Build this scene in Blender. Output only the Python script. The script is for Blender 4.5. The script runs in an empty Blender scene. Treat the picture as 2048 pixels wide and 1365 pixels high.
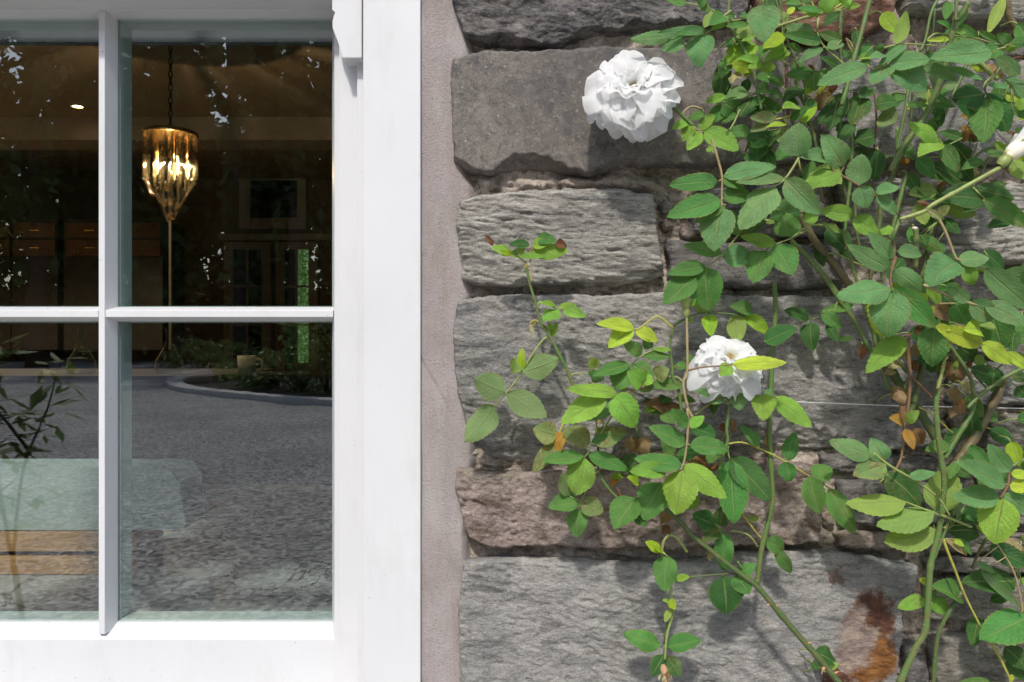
import bpy, bmesh, math, random
import numpy as np
from mathutils import Vector, Matrix

# ------------------------------------------------------------------ camera, sky, sun, exposure
SC = bpy.context.scene
COL = SC.collection
F = 1593.0                 # focal length in photo pixels (28 mm on a 36 mm sensor)
U = 0.0005                 # metres per photo pixel on the face of the stone wall
D = F * U                  # camera distance to the stone face
ZC = 1.35                  # camera height above the gravel
R = math.radians

cam_d = bpy.data.cameras.new('camera'); cam = bpy.data.objects.new('camera', cam_d); COL.objects.link(cam)
cam.location = (0, -D, ZC); cam.rotation_euler = (R(90), 0, 0)
cam_d.lens = 28.0; cam_d.sensor_width = 36.0; cam_d.clip_start = 0.02; cam_d.clip_end = 500
SC.camera = cam

SUN_EL, SUN_AZ = 50.0, 12.0          # height of the sun, and how far it stands to the left of the camera's back
sdir = Vector((-math.sin(R(SUN_AZ)) * math.cos(R(SUN_EL)), -math.cos(R(SUN_AZ)) * math.cos(R(SUN_EL)), math.sin(R(SUN_EL))))
W = bpy.data.worlds.new('World'); SC.world = W; W.use_nodes = True
wn = W.node_tree.nodes; wl = W.node_tree.links
sky = wn.new('ShaderNodeTexSky'); sky.sky_type = 'NISHITA'; sky.sun_disc = False
sky.sun_elevation = R(SUN_EL); sky.sun_rotation = math.atan2(sdir.x, sdir.y)
sky.air_density = 1.0; sky.dust_density = 2.0; sky.ozone_density = 0.6
bg = wn['Background']; bg.inputs['Strength'].default_value = 0.15
wl.new(sky.outputs[0], bg.inputs['Color'])

sun_d = bpy.data.lights.new('sun', 'SUN'); sun_d.energy = 2.2; sun_d.angle = R(3.5); sun_d.color = (1.0, 0.965, 0.915)
sun = bpy.data.objects.new('sun', sun_d); COL.objects.link(sun)
sun.rotation_euler = sdir.to_track_quat('Z', 'Y').to_euler(); sun.location = (-2, -4, 6)

SC.view_settings.view_transform = 'Standard'; SC.view_settings.look = 'None'
SC.view_settings.exposure = 0.62; SC.view_settings.gamma = 1.0; SC.view_settings.use_curve_mapping = False
SC.render.engine = 'CYCLES'
SC.cycles.use_denoising = True
SC.cycles.max_bounces = 10; SC.cycles.transparent_max_bounces = 24
SC.cycles.diffuse_bounces = 4; SC.cycles.glossy_bounces = 5; SC.cycles.transmission_bounces = 6
SC.cycles.caustics_reflective = False; SC.cycles.caustics_refractive = False
SC.cycles.sample_clamp_indirect = 6.0

# ------------------------------------------------------------------ helpers
rng = random.Random(7)

def P(px, py, d=0.0):
    """photo pixel at distance d (m) in front of the stone face -> point"""
    s = (D - d) / F
    return Vector(((px - 1024) * s, -d, ZC + (682.5 - py) * s))

def V(px, py, dist):
    """photo pixel at distance dist from the camera's plane"""
    return P(px, py, D - dist)

YG = 0.080                 # outer face of the window glass
def PR(px, py, dist):
    """the real point outdoors whose mirror image in the glass stands at that pixel, dist metres away"""
    v = V(px, py, dist); v.y = 2 * YG - v.y
    return v

def tag(o, label=None, cat=None, group=None, kind=None):
    if label: o['label'] = label
    if cat: o['category'] = cat
    if group: o['group'] = group
    if kind: o['kind'] = kind
    return o

def hang(o, parent):
    """parent o and keep it where it is (no parent here is ever rotated or scaled)"""
    if parent is not None:
        o.parent = parent; o.matrix_parent_inverse = Matrix.Translation(-Vector(parent.location))
    return o

def empty(name, loc=(0, 0, 0), parent=None):
    o = bpy.data.objects.new(name, None); COL.objects.link(o); o.location = loc; o.empty_display_size = 0.05
    return hang(o, parent)

def link(name, me, parent=None, mat=None):
    if mat is not None and not me.materials: me.materials.append(mat)
    o = bpy.data.objects.new(name, me); COL.objects.link(o)
    return hang(o, parent)

def mesh_np(name, verts, faces, smooth=True, uv=None):
    """verts (n,3) array, faces (m,k) int array with k = 3 or 4"""
    verts = np.asarray(verts, dtype=np.float32); faces = np.asarray(faces, dtype=np.int32)
    me = bpy.data.meshes.new(name); k = faces.shape[1]; m = faces.shape[0]
    me.vertices.add(len(verts)); me.vertices.foreach_set('co', verts.ravel())
    me.loops.add(m * k); me.loops.foreach_set('vertex_index', faces.ravel())
    me.polygons.add(m)
    me.polygons.foreach_set('loop_start', np.arange(0, m * k, k, dtype=np.int32))
    me.polygons.foreach_set('loop_total', np.full(m, k, dtype=np.int32))
    me.update(calc_edges=True)
    if smooth: me.polygons.foreach_set('use_smooth', np.ones(m, dtype=bool))
    if uv is not None:
        l = me.uv_layers.new(name='UVMap'); l.data.foreach_set('uv', np.asarray(uv, dtype=np.float32)[faces.ravel()].ravel())
    me.validate()
    return me

class MB:
    """collects plain shapes into one mesh"""
    def __init__(s): s.v = []; s.f = []
    def add(s, vs, fs):
        n = len(s.v); s.v += [tuple(v) for v in vs]; s.f += [tuple(i + n for i in f) for f in fs]; return s
    def box(s, a, b):
        x0, y0, z0 = a; x1, y1, z1 = b
        x0, x1 = min(x0, x1), max(x0, x1); y0, y1 = min(y0, y1), max(y0, y1); z0, z1 = min(z0, z1), max(z0, z1)
        return s.add([(x0, y0, z0), (x1, y0, z0), (x1, y1, z0), (x0, y1, z0), (x0, y0, z1), (x1, y0, z1), (x1, y1, z1), (x0, y1, z1)],
                     [(0, 3, 2, 1), (4, 5, 6, 7), (0, 1, 5, 4), (1, 2, 6, 5), (2, 3, 7, 6), (3, 0, 4, 7)])
    def prism(s, ring_a, ring_b):
        n = len(ring_a)
        return s.add(list(ring_a) + list(ring_b),
                     [tuple(range(n))[::-1], tuple(range(n, 2 * n))] + [(i, (i + 1) % n, n + (i + 1) % n, n + i) for i in range(n)])
    def tube(s, pts, rad, sides=8, cap=True):
        pts = [Vector(p) for p in pts]; n = len(pts)
        if not hasattr(rad, '__len__'): rad = [rad] * n
        up = Vector((0.13, -1, 0.21)).normalized(); rings = []; prev = None
        for i, p in enumerate(pts):
            t = (pts[min(i + 1, n - 1)] - pts[max(i - 1, 0)])
            if t.length < 1e-9: t = Vector((0, 0, 1))
            t.normalize()
            a = (prev if prev is not None else up); a = a - t * a.dot(t)
            if a.length < 1e-5: a = t.orthogonal()
            a.normalize(); prev = a; b = t.cross(a)
            rings.append([p + (a * math.cos(2 * math.pi * k / sides) + b * math.sin(2 * math.pi * k / sides)) * rad[i] for k in range(sides)])
        vs = [v for r in rings for v in r]
        fs = [(i * sides + k, i * sides + (k + 1) % sides, (i + 1) * sides + (k + 1) % sides, (i + 1) * sides + k) for i in range(n - 1) for k in range(sides)]
        if cap: fs += [tuple(range(sides))[::-1], tuple((n - 1) * sides + k for k in range(sides))]
        return s.add(vs, fs)
    def lathe(s, prof, c, sides=20, axis=None):
        """prof [(r,h)] about axis through c"""
        ax = Vector(axis or (0, 0, 1)).normalized(); a = ax.orthogonal().normalized(); b = ax.cross(a); c = Vector(c)
        vs = [c + ax * h + (a * math.cos(2 * math.pi * k / sides) + b * math.sin(2 * math.pi * k / sides)) * r for r, h in prof for k in range(sides)]
        fs = [(i * sides + k, i * sides + (k + 1) % sides, (i + 1) * sides + (k + 1) % sides, (i + 1) * sides + k) for i in range(len(prof) - 1) for k in range(sides)]
        return s.add(vs, fs)
    def build(s, name, mat, parent=None, smooth=False, bevel=0.0):
        me = bpy.data.meshes.new(name); me.from_pydata(s.v, [], s.f); me.update()
        bm = bmesh.new(); bm.from_mesh(me)
        bmesh.ops.recalc_face_normals(bm, faces=bm.faces)
        if bevel > 0:
            bmesh.ops.bevel(bm, geom=[e for e in bm.edges if len(e.link_faces) == 2 and e.calc_face_angle(0) > 0.6], offset=bevel, segments=2, affect='EDGES', profile=0.6)
        bm.to_mesh(me); bm.free()
        if smooth: me.polygons.foreach_set('use_smooth', [True] * len(me.polygons))
        return link(name, me, parent, mat)

def crom(pts, n=5):
    """Catmull-Rom through the points"""
    pts = [Vector(p) for p in pts]
    if len(pts) < 3: return pts
    out = []
    for i in range(len(pts) - 1):
        p0 = pts[max(i - 1, 0)]; p1 = pts[i]; p2 = pts[i + 1]; p3 = pts[min(i + 2, len(pts) - 1)]
        for k in range(n):
            t = k / n
            out.append(0.5 * ((2 * p1) + (p2 - p0) * t + (2 * p0 - 5 * p1 + 4 * p2 - p3) * t * t + (3 * p1 - p0 - 3 * p2 + p3) * t ** 3))
    out.append(pts[-1]); return out

# value noise on a lattice
_T = np.random.RandomState(11).rand(512, 512).astype(np.float64)
def vnoise(x, y, seed=0):
    x = np.asarray(x, dtype=np.float64) + seed * 17.31; y = np.asarray(y, dtype=np.float64) + seed * 41.77
    xi = np.floor(x).astype(int); yi = np.floor(y).astype(int); fx = x - xi; fy = y - yi
    fx = fx * fx * fx * (fx * (fx * 6 - 15) + 10); fy = fy * fy * fy * (fy * (fy * 6 - 15) + 10)
    a = _T[xi & 511, yi & 511]; b = _T[(xi + 1) & 511, yi & 511]; c = _T[xi & 511, (yi + 1) & 511]; d = _T[(xi + 1) & 511, (yi + 1) & 511]
    return (a * (1 - fx) + b * fx) * (1 - fy) + (c * (1 - fx) + d * fx) * fy
def fbm(x, y, octv=4, seed=0, gain=0.5):
    s = 0; a = 1.0; t = 0
    for i in range(octv):
        s = s + a * (vnoise(x * 2 ** i, y * 2 ** i, seed + i * 3) - 0.5); t += a; a *= gain
    return s / t * 2      # about -1..1

# ------------------------------------------------------------------ materials
class NT:
    def __init__(s, name):
        s.m = bpy.data.materials.new(name); s.m.use_nodes = True; s.t = s.m.node_tree; s.n = s.t.nodes
        s.b = s.n['Principled BSDF']; s.out = s.n['Material Output']
    def new(s, ty, **kw):
        n = s.n.new('ShaderNode' + ty)
        for k, v in kw.items(): setattr(n, k, v)
        return n
    def l(s, a, b): s.t.links.new(a, b)
    def coord(s, what='Object', scale=(1, 1, 1), loc=(0, 0, 0), rot=(0, 0, 0)):
        tc = s.new('TexCoord'); mp = s.new('Mapping'); s.l(tc.outputs[what], mp.inputs[0])
        mp.inputs['Scale'].default_value = scale; mp.inputs['Location'].default_value = loc; mp.inputs['Rotation'].default_value = rot
        return mp.outputs[0]
    def noise(s, vec, scale, detail=5, rough=0.55, dist=0.0):
        n = s.new('TexNoise'); s.l(vec, n.inputs['Vector']); n.inputs['Scale'].default_value = scale
        n.inputs['Detail'].default_value = detail; n.inputs['Roughness'].default_value = rough; n.inputs['Distortion'].default_value = dist
        return n.outputs['Fac']
    def ramp(s, fac, stops):
        r = s.new('ValToRGB'); s.l(fac, r.inputs[0]); e = r.color_ramp.elements
        while len(e) < len(stops): e.new(0.5)
        for i, (p, c) in enumerate(stops):
            e[i].position = p; e[i].color = (c, c, c, 1) if not hasattr(c, '__len__') else (*c, 1)
        return r.outputs[0]
    def mix(s, fac, a, b, blend='MIX'):
        m = s.new('MixRGB', blend_type=blend)
        for i, v in ((0, fac), (1, a), (2, b)):
            if hasattr(v, 'is_linked') or isinstance(v, bpy.types.NodeSocket): s.l(v, m.inputs[i])
            elif i == 0: m.inputs[0].default_value = v
            else: m.inputs[i].default_value = (*v, 1)
        return m.outputs[0]
    def math(s, op, a, b=0.0, c=None, clamp=False):
        m = s.new('Math', operation=op, use_clamp=clamp)
        for i, v in enumerate((a, b) if c is None else (a, b, c)):
            if isinstance(v, bpy.types.NodeSocket): s.l(v, m.inputs[i])
            else: m.inputs[i].default_value = v
        return m.outputs[0]
    def bump(s, h, strength=0.3, dist=0.001, target=None):
        b = s.new('Bump'); b.inputs['Strength'].default_value = strength; b.inputs['Distance'].default_value = dist
        s.l(h, b.inputs['Height']); s.l(b.outputs[0], (target or s.b).inputs['Normal']); return b.outputs[0]
    def set(s, **kw):
        for k, v in kw.items():
            k = k.replace('_', ' ')
            if isinstance(v, bpy.types.NodeSocket): s.l(v, s.b.inputs[k])
            else: s.b.inputs[k].default_value = (*v, 1) if hasattr(v, '__len__') and len(v) == 3 else v
        return s

def plain(name, col, rough=0.6, spec=0.4, var=0.12, scale=12.0, metal=0.0, bump=0.0):
    t = NT(name); v = t.coord()
    n = t.noise(v, scale, 6)
    c0 = tuple(max(0, c * (1 - var)) for c in col); c1 = tuple(c * (1 + var) for c in col)
    t.set(Base_Color=t.ramp(n, [(0.3, c0), (0.7, c1)]), Roughness=rough, Specular_IOR_Level=spec, Metallic=metal)
    if bump: t.bump(t.noise(v, scale * 8, 4), bump, 0.002)
    return t.m

def paint_white():
    t = NT('white_gloss_paint'); v = t.coord()
    spots = t.ramp(t.noise(v, 260, 2), [(0.0, 0.0), (0.245, 0.0), (0.25, 1.0)])
    soft = t.ramp(t.noise(v, 5, 5), [(0.3, (0.575, 0.58, 0.582)), (0.7, (0.635, 0.635, 0.633))])
    grime = t.ramp(t.noise(t.coord(scale=(1, 1, 0.25)), 30, 7, 0.7), [(0.52, 0.0), (0.8, 0.42)])
    c = t.mix(grime, soft, (0.47, 0.455, 0.41)); c = t.mix(spots, (0.33, 0.29, 0.22), c)
    t.set(Base_Color=c, Roughness=0.32, Specular_IOR_Level=0.45)
    t.bump(t.noise(t.coord(scale=(60, 60, 6)), 3, 5, 0.65), 0.14, 0.001)
    return t.m

def stone_mat(name, a, b, pale, dark, rust=None, moss=0.0, streak=(1, 1, 1), rough=0.85, grain=420, bump=0.5, spots=None, lichen=0.5, scratch=0.0):
    """a/b: the two main tones, pale: weathered edges and bloom, dark: mineral streaks"""
    t = NT(name); v = t.coord(); vs = t.coord(scale=streak)
    big = t.noise(v, 9, 5, 0.6, 0.4)
    c = t.ramp(big, [(0.32, a), (0.68, b)])
    st = t.noise(vs, 38, 9, 0.72, 0.6)
    c = t.mix(t.ramp(st, [(0.38, 0.9), (0.5, 0.0)]), c, dark)
    fk = t.noise(vs, 150, 7, 0.75, 0.8)
    c = t.mix(t.ramp(fk, [(0.36, 0.9), (0.48, 0.0)]), c, dark)
    c = t.mix(t.ramp(t.noise(vs, 210, 6, 0.72), [(0.56, 0.0), (0.72, 0.5)]), c, pale)
    c = t.mix(t.ramp(t.noise(vs, 70, 8, 0.7), [(0.52, 0.0), (0.74, lichen)]), c, pale)
    sp = t.noise(v, 700, 2, 0.5)
    c = t.mix(0.35, c, t.ramp(sp, [(0.3, 0.25), (0.7, 0.85)]), 'OVERLAY')
    if scratch:
        for rot, off in ((0.35, 0.0), (-0.95, 3.1)):
            r1 = t.coord(rot=(0, rot, 0)); m2 = t.new('Mapping'); t.l(r1, m2.inputs[0]); m2.inputs['Scale'].default_value = (14, 14, 520); m2.inputs['Location'].default_value = (off, 0, off)
            sc = t.ramp(t.noise(m2.outputs[0], 1.0, 2, 0.5), [(0.62, 0.0), (0.70, scratch)])
            c = t.mix(t.math('MULTIPLY', sc, t.ramp(t.noise(v, 13 + off, 3), [(0.48, 0.0), (0.62, 1.0)])), c, pale)
        dots = t.new('TexVoronoi'); t.l(v, dots.inputs['Vector']); dots.inputs['Scale'].default_value = 75
        c = t.mix(t.ramp(dots.outputs['Distance'], [(0.045, 0.55), (0.09, 0.0)]), c, (0.42, 0.40, 0.36))
    if moss:
        c = t.mix(t.ramp(t.noise(v, 26, 6, 0.7), [(0.52, 0.0), (0.72, moss)]), c, (0.16, 0.155, 0.075))
    if spots:
        c = t.mix(t.ramp(t.noise(v, 85, 3, 0.5), [(0.70, 0.0), (0.76, 0.7)]), c, spots)
    if rust:
        for (px, py, rx, ry, col) in rust:
            q = P(px, py)
            vv = t.new('TexCoord'); ns = t.new('TexNoise'); t.l(vv.outputs['Object'], ns.inputs['Vector']); ns.inputs['Scale'].default_value = 45; ns.inputs['Detail'].default_value = 7
            ns.inputs['Roughness'].default_value = 0.65
            ad = t.new('MixRGB', blend_type='LINEAR_LIGHT'); ad.inputs[0].default_value = 0.034; t.l(vv.outputs['Object'], ad.inputs[1]); t.l(ns.outputs['Color'], ad.inputs[2])
            mp = t.new('Mapping'); mp.vector_type = 'TEXTURE'; t.l(ad.outputs[0], mp.inputs[0])
            mp.inputs['Location'].default_value = (q.x, 0, q.z); mp.inputs['Scale'].default_value = (rx * U, 1, ry * U)
            ln = t.new('VectorMath', operation='LENGTH'); t.l(mp.outputs[0], ln.inputs[0])
            msk = t.ramp(ln.outputs['Value'], [(0.68, 1.0), (1.0, 0.0)])
            mott = t.ramp(t.noise(v, 60, 7, 0.7), [(0.35, (col[0] * 0.45, col[1] * 0.4, col[2] * 0.5)), (0.62, col)])
            brk = t.math('MULTIPLY', msk, t.ramp(t.noise(v, 80, 7, 0.75), [(0.30, 0.25), (0.42, 0.97)]))
            c = t.mix(brk, c, mott)
    t.set(Base_Color=c, Roughness=rough, Specular_IOR_Level=0.25)
    h = t.math('ADD', t.noise(vs, grain * 0.35, 6, 0.7), t.math('MULTIPLY', t.noise(v, grain, 3), 0.5))
    t.bump(h, bump, 0.0022)
    return t.m

def leaf_mat():
    t = NT('rose_leaf')
    oi = t.new('ObjectInfo'); col = oi.outputs['Color']; alpha = oi.outputs['Alpha']
    uv = t.new('UVMap'); sx = t.new('SeparateXYZ'); t.l(uv.outputs[0], sx.inputs[0])
    a = t.math('ABSOLUTE', t.math('SUBTRACT', sx.outputs[0], 0.5))                 # 0 on the midrib .. 0.5 at the edge
    rib = t.math('SUBTRACT', 1.0, t.math('DIVIDE', a, 0.042), clamp=True)
    ph = t.math('MULTIPLY', t.math('SUBTRACT', sx.outputs[1], t.math('MULTIPLY', a, 0.62)), 8.0)
    tri = t.math('ABSOLUTE', t.math('SUBTRACT', t.math('FRACT', ph), 0.5))         # 0.5 at a vein
    vein = t.math('MULTIPLY', t.math('SUBTRACT', tri, 0.40, clamp=True), 9.0, clamp=True)
    vec = t.new('VectorMath', operation='ADD'); tc = t.new('TexCoord'); t.l(tc.outputs['Object'], vec.inputs[0])
    cr = t.new('CombineXYZ'); t.l(t.math('MULTIPLY', oi.outputs['Random'], 37.0), cr.inputs[0]); t.l(cr.outputs[0], vec.inputs[1])
    mott = t.noise(vec.outputs[0], 3.2, 5, 0.6)
    hs = t.new('HueSaturation'); t.l(col, hs.inputs['Color'])
    t.l(t.math('ADD', 0.485, t.math('MULTIPLY', oi.outputs['Random'], 0.03)), hs.inputs['Hue'])
    t.l(t.math('ADD', 0.55, t.math('MULTIPLY', mott, 0.9)), hs.inputs['Value'])
    c = hs.outputs[0]
    c = t.mix(t.math('MULTIPLY', vein, 0.22), c, t.mix(0.4, c, (0.30, 0.36, 0.16)))
    c = t.mix(t.math('MULTIPLY', rib, 0.7), c, (0.30, 0.36, 0.13))
    # sick blotches: strength in the object's alpha
    blo = t.math('MULTIPLY', t.ramp(t.noise(vec.outputs[0], 2.6, 6, 0.65), [(0.46, 0.0), (0.62, 1.0)]), t.math('SUBTRACT', 1.0, alpha))
    c = t.mix(blo, c, t.ramp(t.noise(vec.outputs[0], 7, 4), [(0.4, (0.20, 0.12, 0.05)), (0.6, (0.36, 0.34, 0.14))]))
    tip = t.math('MULTIPLY', t.ramp(t.math('ADD', a, t.math('MULTIPLY', mott, 0.18)), [(0.52, 0.0), (0.6, 0.6)]), t.ramp(oi.outputs['Random'], [(0.45, 0.0), (0.6, 1.0)]))
    c = t.mix(tip, c, (0.26, 0.22, 0.07))
    # the underside is paler and duller
    geo = t.new('NewGeometry')
    under = t.mix(0.45, c, (0.24, 0.32, 0.17))
    c2 = t.mix(geo.outputs['Backfacing'], c, under)
    t.set(Base_Color=c2, Specular_IOR_Level=0.32)
    t.l(t.math('ADD', 0.36, t.math('MULTIPLY', geo.outputs['Backfacing'], 0.3)), t.b.inputs['Roughness'])
    h = t.math('SUBTRACT', t.math('MULTIPLY', t.noise(vec.outputs[0], 24, 3), 0.25), t.math('ADD', t.math('MULTIPLY', vein, 0.22), rib))
    bm = t.bump(h, 0.4, 0.02)
    tr = t.new('BsdfTranslucent'); t.l(t.mix(0.9, c2, t.mix(1.0, c2, (1.35, 1.25, 0.45), 'MULTIPLY')), tr.inputs[0])
    ms = t.new('MixShader'); ms.inputs[0].default_value = 0.40
    t.l(t.b.outputs[0], ms.inputs[1]); t.l(tr.outputs[0], ms.inputs[2]); t.l(ms.outputs[0], t.out.inputs[0])
    return t.m

def petal_mat():
    t = NT('white_petal')
    uv = t.new('UVMap'); sx = t.new('SeparateXYZ'); t.l(uv.outputs[0], sx.inputs[0])
    c = t.ramp(sx.outputs[1], [(0.0, (0.80, 0.74, 0.36)), (0.3, (0.86, 0.85, 0.72)), (0.65, (0.92, 0.92, 0.91))])
    t.set(Base_Color=c, Roughness=0.6, Specular_IOR_Level=0.25)
    t.bump(t.noise(t.coord('UV', (30, 2, 1)), 1.5, 4), 0.08, 0.01)
    tr = t.new('BsdfTranslucent'); t.l(c, tr.inputs[0])
    ms = t.new('MixShader'); ms.inputs[0].default_value = 0.62
    t.l(t.b.outputs[0], ms.inputs[1]); t.l(tr.outputs[0], ms.inputs[2]); t.l(ms.outputs[0], t.out.inputs[0])
    return t.m

def stem_mat():
    t = NT('rose_stem'); oi = t.new('ObjectInfo'); v = t.coord()
    c = t.mix(t.ramp(t.noise(v, 130, 6, 0.65), [(0.44, 0.0), (0.62, 0.75)]), oi.outputs['Color'], t.mix(0.6, oi.outputs['Color'], (0.17, 0.10, 0.045)))
    c = t.mix(t.ramp(t.noise(v, 700, 2), [(0.62, 0.0), (0.7, 0.35)]), c, (0.36, 0.38, 0.22))
    t.set(Base_Color=c, Roughness=0.45, Specular_IOR_Level=0.4)
    t.bump(t.noise(v, 500, 4), 0.2, 0.001)
    return t.m

def glass_pane_mat():
    t = NT('window_glass'); v = t.coord()
    lw = t.new('LayerWeight'); lw.inputs['Blend'].default_value = 0.5
    fac = t.math('ADD', 0.105, t.math('MULTIPLY', t.math('POWER', lw.outputs['Facing'], 4.0), 0.7), clamp=True)
    tr = t.new('BsdfTransparent'); tr.inputs[0].default_value = (0.93, 0.965, 0.95, 1)
    gl = t.new('BsdfGlossy'); gl.inputs['Roughness'].default_value = 0.0; gl.inputs['Color'].default_value = (0.97, 0.985, 0.98, 1)
    b = t.new('Bump'); b.inputs['Strength'].default_value = 0.015; b.inputs['Distance'].default_value = 0.004
    t.l(t.noise(v, 14, 2, 0.4, 0.6), b.inputs['Height']); t.l(b.outputs[0], gl.inputs['Normal'])
    ms = t.new('MixShader'); t.l(fac, ms.inputs[0]); t.l(tr.outputs[0], ms.inputs[1]); t.l(gl.outputs[0], ms.inputs[2]); t.l(ms.outputs[0], t.out.inputs[0])
    return t.m

def clear_glass_mat(name, col, refl=0.12, rough=0.02):
    t = NT(name); lw = t.new('LayerWeight'); lw.inputs['Blend'].default_value = 0.35
    fac = t.math('ADD', refl, t.math('MULTIPLY', t.math('POWER', lw.outputs['Facing'], 2.0), 0.75), clamp=True)
    tr = t.new('BsdfTransparent'); tr.inputs[0].default_value = (*col, 1)
    gl = t.new('BsdfGlossy'); gl.inputs['Roughness'].default_value = rough; gl.inputs['Color'].default_value = (*[min(1, c * 1.02) for c in col], 1)
    ms = t.new('MixShader'); t.l(fac, ms.inputs[0]); t.l(tr.outputs[0], ms.inputs[1]); t.l(gl.outputs[0], ms.inputs[2]); t.l(ms.outputs[0], t.out.inputs[0])
    return t.m

def emit_mat(name, col, strength):
    t = NT(name); e = t.new('Emission'); e.inputs[0].default_value = (*col, 1); e.inputs[1].default_value = strength
    t.l(e.outputs[0], t.out.inputs[0]); return t.m

def wood_mat(name, a, b):
    t = NT(name); v = t.coord(scale=(1.2, 14, 14))
    n = t.noise(v, 5, 7, 0.6, 1.2)
    t.set(Base_Color=t.ramp(n, [(0.3, a), (0.7, b)]), Roughness=0.45)
    t.bump(n, 0.15, 0.002)
    return t.m

# ------------------------------------------------------------------ the stone wall
M_MORTAR = stone_mat('lime_mortar', (0.26, 0.21, 0.165), (0.40, 0.345, 0.29), (0.58, 0.53, 0.475), (0.11, 0.086, 0.066), moss=0.5, grain=380, bump=1.0, rough=0.95)
M_ROUGH = None
def roughcast_mat():
    t = NT('pinkish_render'); v = t.coord(); vz = t.coord(scale=(1, 1, 0.16))
    c = t.ramp(t.noise(v, 11, 6, 0.65), [(0.3, (0.36, 0.318, 0.292)), (0.55, (0.445, 0.39, 0.372)), (0.75, (0.525, 0.475, 0.46))])
    c = t.mix(t.ramp(t.noise(vz, 40, 6, 0.7), [(0.52, 0.0), (0.75, 0.5)]), c, (0.33, 0.25, 0.20))
    c = t.mix(t.ramp(t.noise(v, 520, 2), [(0.30, 0.6), (0.40, 0.0)]), c, (0.27, 0.22, 0.19))
    c = t.mix(t.ramp(t.noise(t.coord(scale=(1.6, 1, 0.5)), 16, 7, 0.7), [(0.50, 0.0), (0.66, 0.55)]), c, (0.55, 0.515, 0.485))
    cr = t.new('TexVoronoi', feature='DISTANCE_TO_EDGE'); t.l(t.coord(scale=(1, 1, 0.45)), cr.inputs['Vector']); cr.inputs['Scale'].default_value = 9
    c = t.mix(t.math('MULTIPLY', t.ramp(cr.outputs['Distance'], [(0.0, 0.8), (0.012, 0.0)]), t.ramp(t.noise(v, 8, 3), [(0.5, 0.0), (0.6, 1.0)])), c, (0.14, 0.11, 0.09))
    t.set(Base_Color=c, Roughness=0.95, Specular_IOR_Level=0.15)
    h = t.math('ADD', t.noise(v, 520, 5, 0.75), t.math('MULTIPLY', t.noise(t.coord(scale=(1, 1, 0.08)), 150, 5, 0.65), 0.8))
    t.bump(h, 1.0, 0.0032); return t.m
M_ROUGH = roughcast_mat()

M_S = {
 'slate':  stone_mat('dark_slate', (0.067, 0.066, 0.067), (0.162, 0.148, 0.132), (0.380, 0.340, 0.301), (0.029, 0.029, 0.031), streak=(0.6, 1, 1.4), bump=1.00, lichen=0.55),
 'smooth': stone_mat('smooth_brown_slate', (0.100, 0.090, 0.078), (0.171, 0.150, 0.128), (0.330, 0.296, 0.257), (0.066, 0.063, 0.062), streak=(0.8, 1, 0.8), bump=0.44, lichen=0.25, scratch=0.32, rough=0.75),
 'ripple': stone_mat('rippled_grey_slate', (0.197, 0.187, 0.163), (0.328, 0.306, 0.264), (0.528, 0.514, 0.449), (0.090, 0.088, 0.082), streak=(0.35, 1, 2.2), bump=0.88, lichen=0.6),
 'riven':  stone_mat('riven_grey_stone', (0.174, 0.170, 0.159), (0.274, 0.258, 0.230), (0.471, 0.445, 0.391), (0.083, 0.082, 0.081), streak=(0.55, 1, 1.5), bump=1.00, lichen=0.6, moss=0.3),
 'brown':  stone_mat('coarse_brown_stone', (0.173, 0.133, 0.110), (0.296, 0.242, 0.208), (0.490, 0.427, 0.394), (0.084, 0.058, 0.041), streak=(0.6, 1, 1.3), bump=1.00, lichen=0.65, moss=0.5),
 'blue':   stone_mat('riven_blue_grey_stone', (0.200, 0.198, 0.185), (0.287, 0.274, 0.249), (0.454, 0.431, 0.390), (0.114, 0.110, 0.103), streak=(0.5, 1, 1.4), bump=0.94, lichen=0.55, spots=(0.30, 0.18, 0.075),
                     rust=[(1735, 1290, 62, 130, (0.25, 0.105, 0.025)), (1738, 1235, 58, 65, (0.13, 0.062, 0.038)), (1708, 1275, 42, 70, (0.30, 0.24, 0.19)), (1680, 1152, 20, 16, (0.19, 0.14, 0.10)), (1665, 1350, 34, 30, (0.13, 0.05, 0.028))]),
 'rust':   stone_mat('rusty_brown_stone', (0.105, 0.048, 0.032), (0.20, 0.10, 0.06), (0.36, 0.28, 0.23), (0.045, 0.026, 0.022), streak=(0.6, 1, 1.4), bump=0.9, lichen=0.4),
 'dim':    stone_mat('grey_green_stone', (0.131, 0.122, 0.105), (0.233, 0.212, 0.177), (0.409, 0.368, 0.311), (0.062, 0.058, 0.049), streak=(0.5, 1, 1.6), bump=1.00, moss=0.5),
}

def smoothstep(a, b, x):
    t = np.clip((x - a) / (b - a), 0, 1); return t * t * (3 - 2 * t)

def poly(pts, n):
    """n points evenly along a polyline"""
    p = np.array(pts, dtype=float); seg = np.hypot(*np.diff(p, axis=0).T); s = np.concatenate([[0], np.cumsum(seg)])
    t = np.linspace(0, s[-1], n); return np.stack([np.interp(t, s, p[:, 0]), np.interp(t, s, p[:, 1])], 1)

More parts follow.
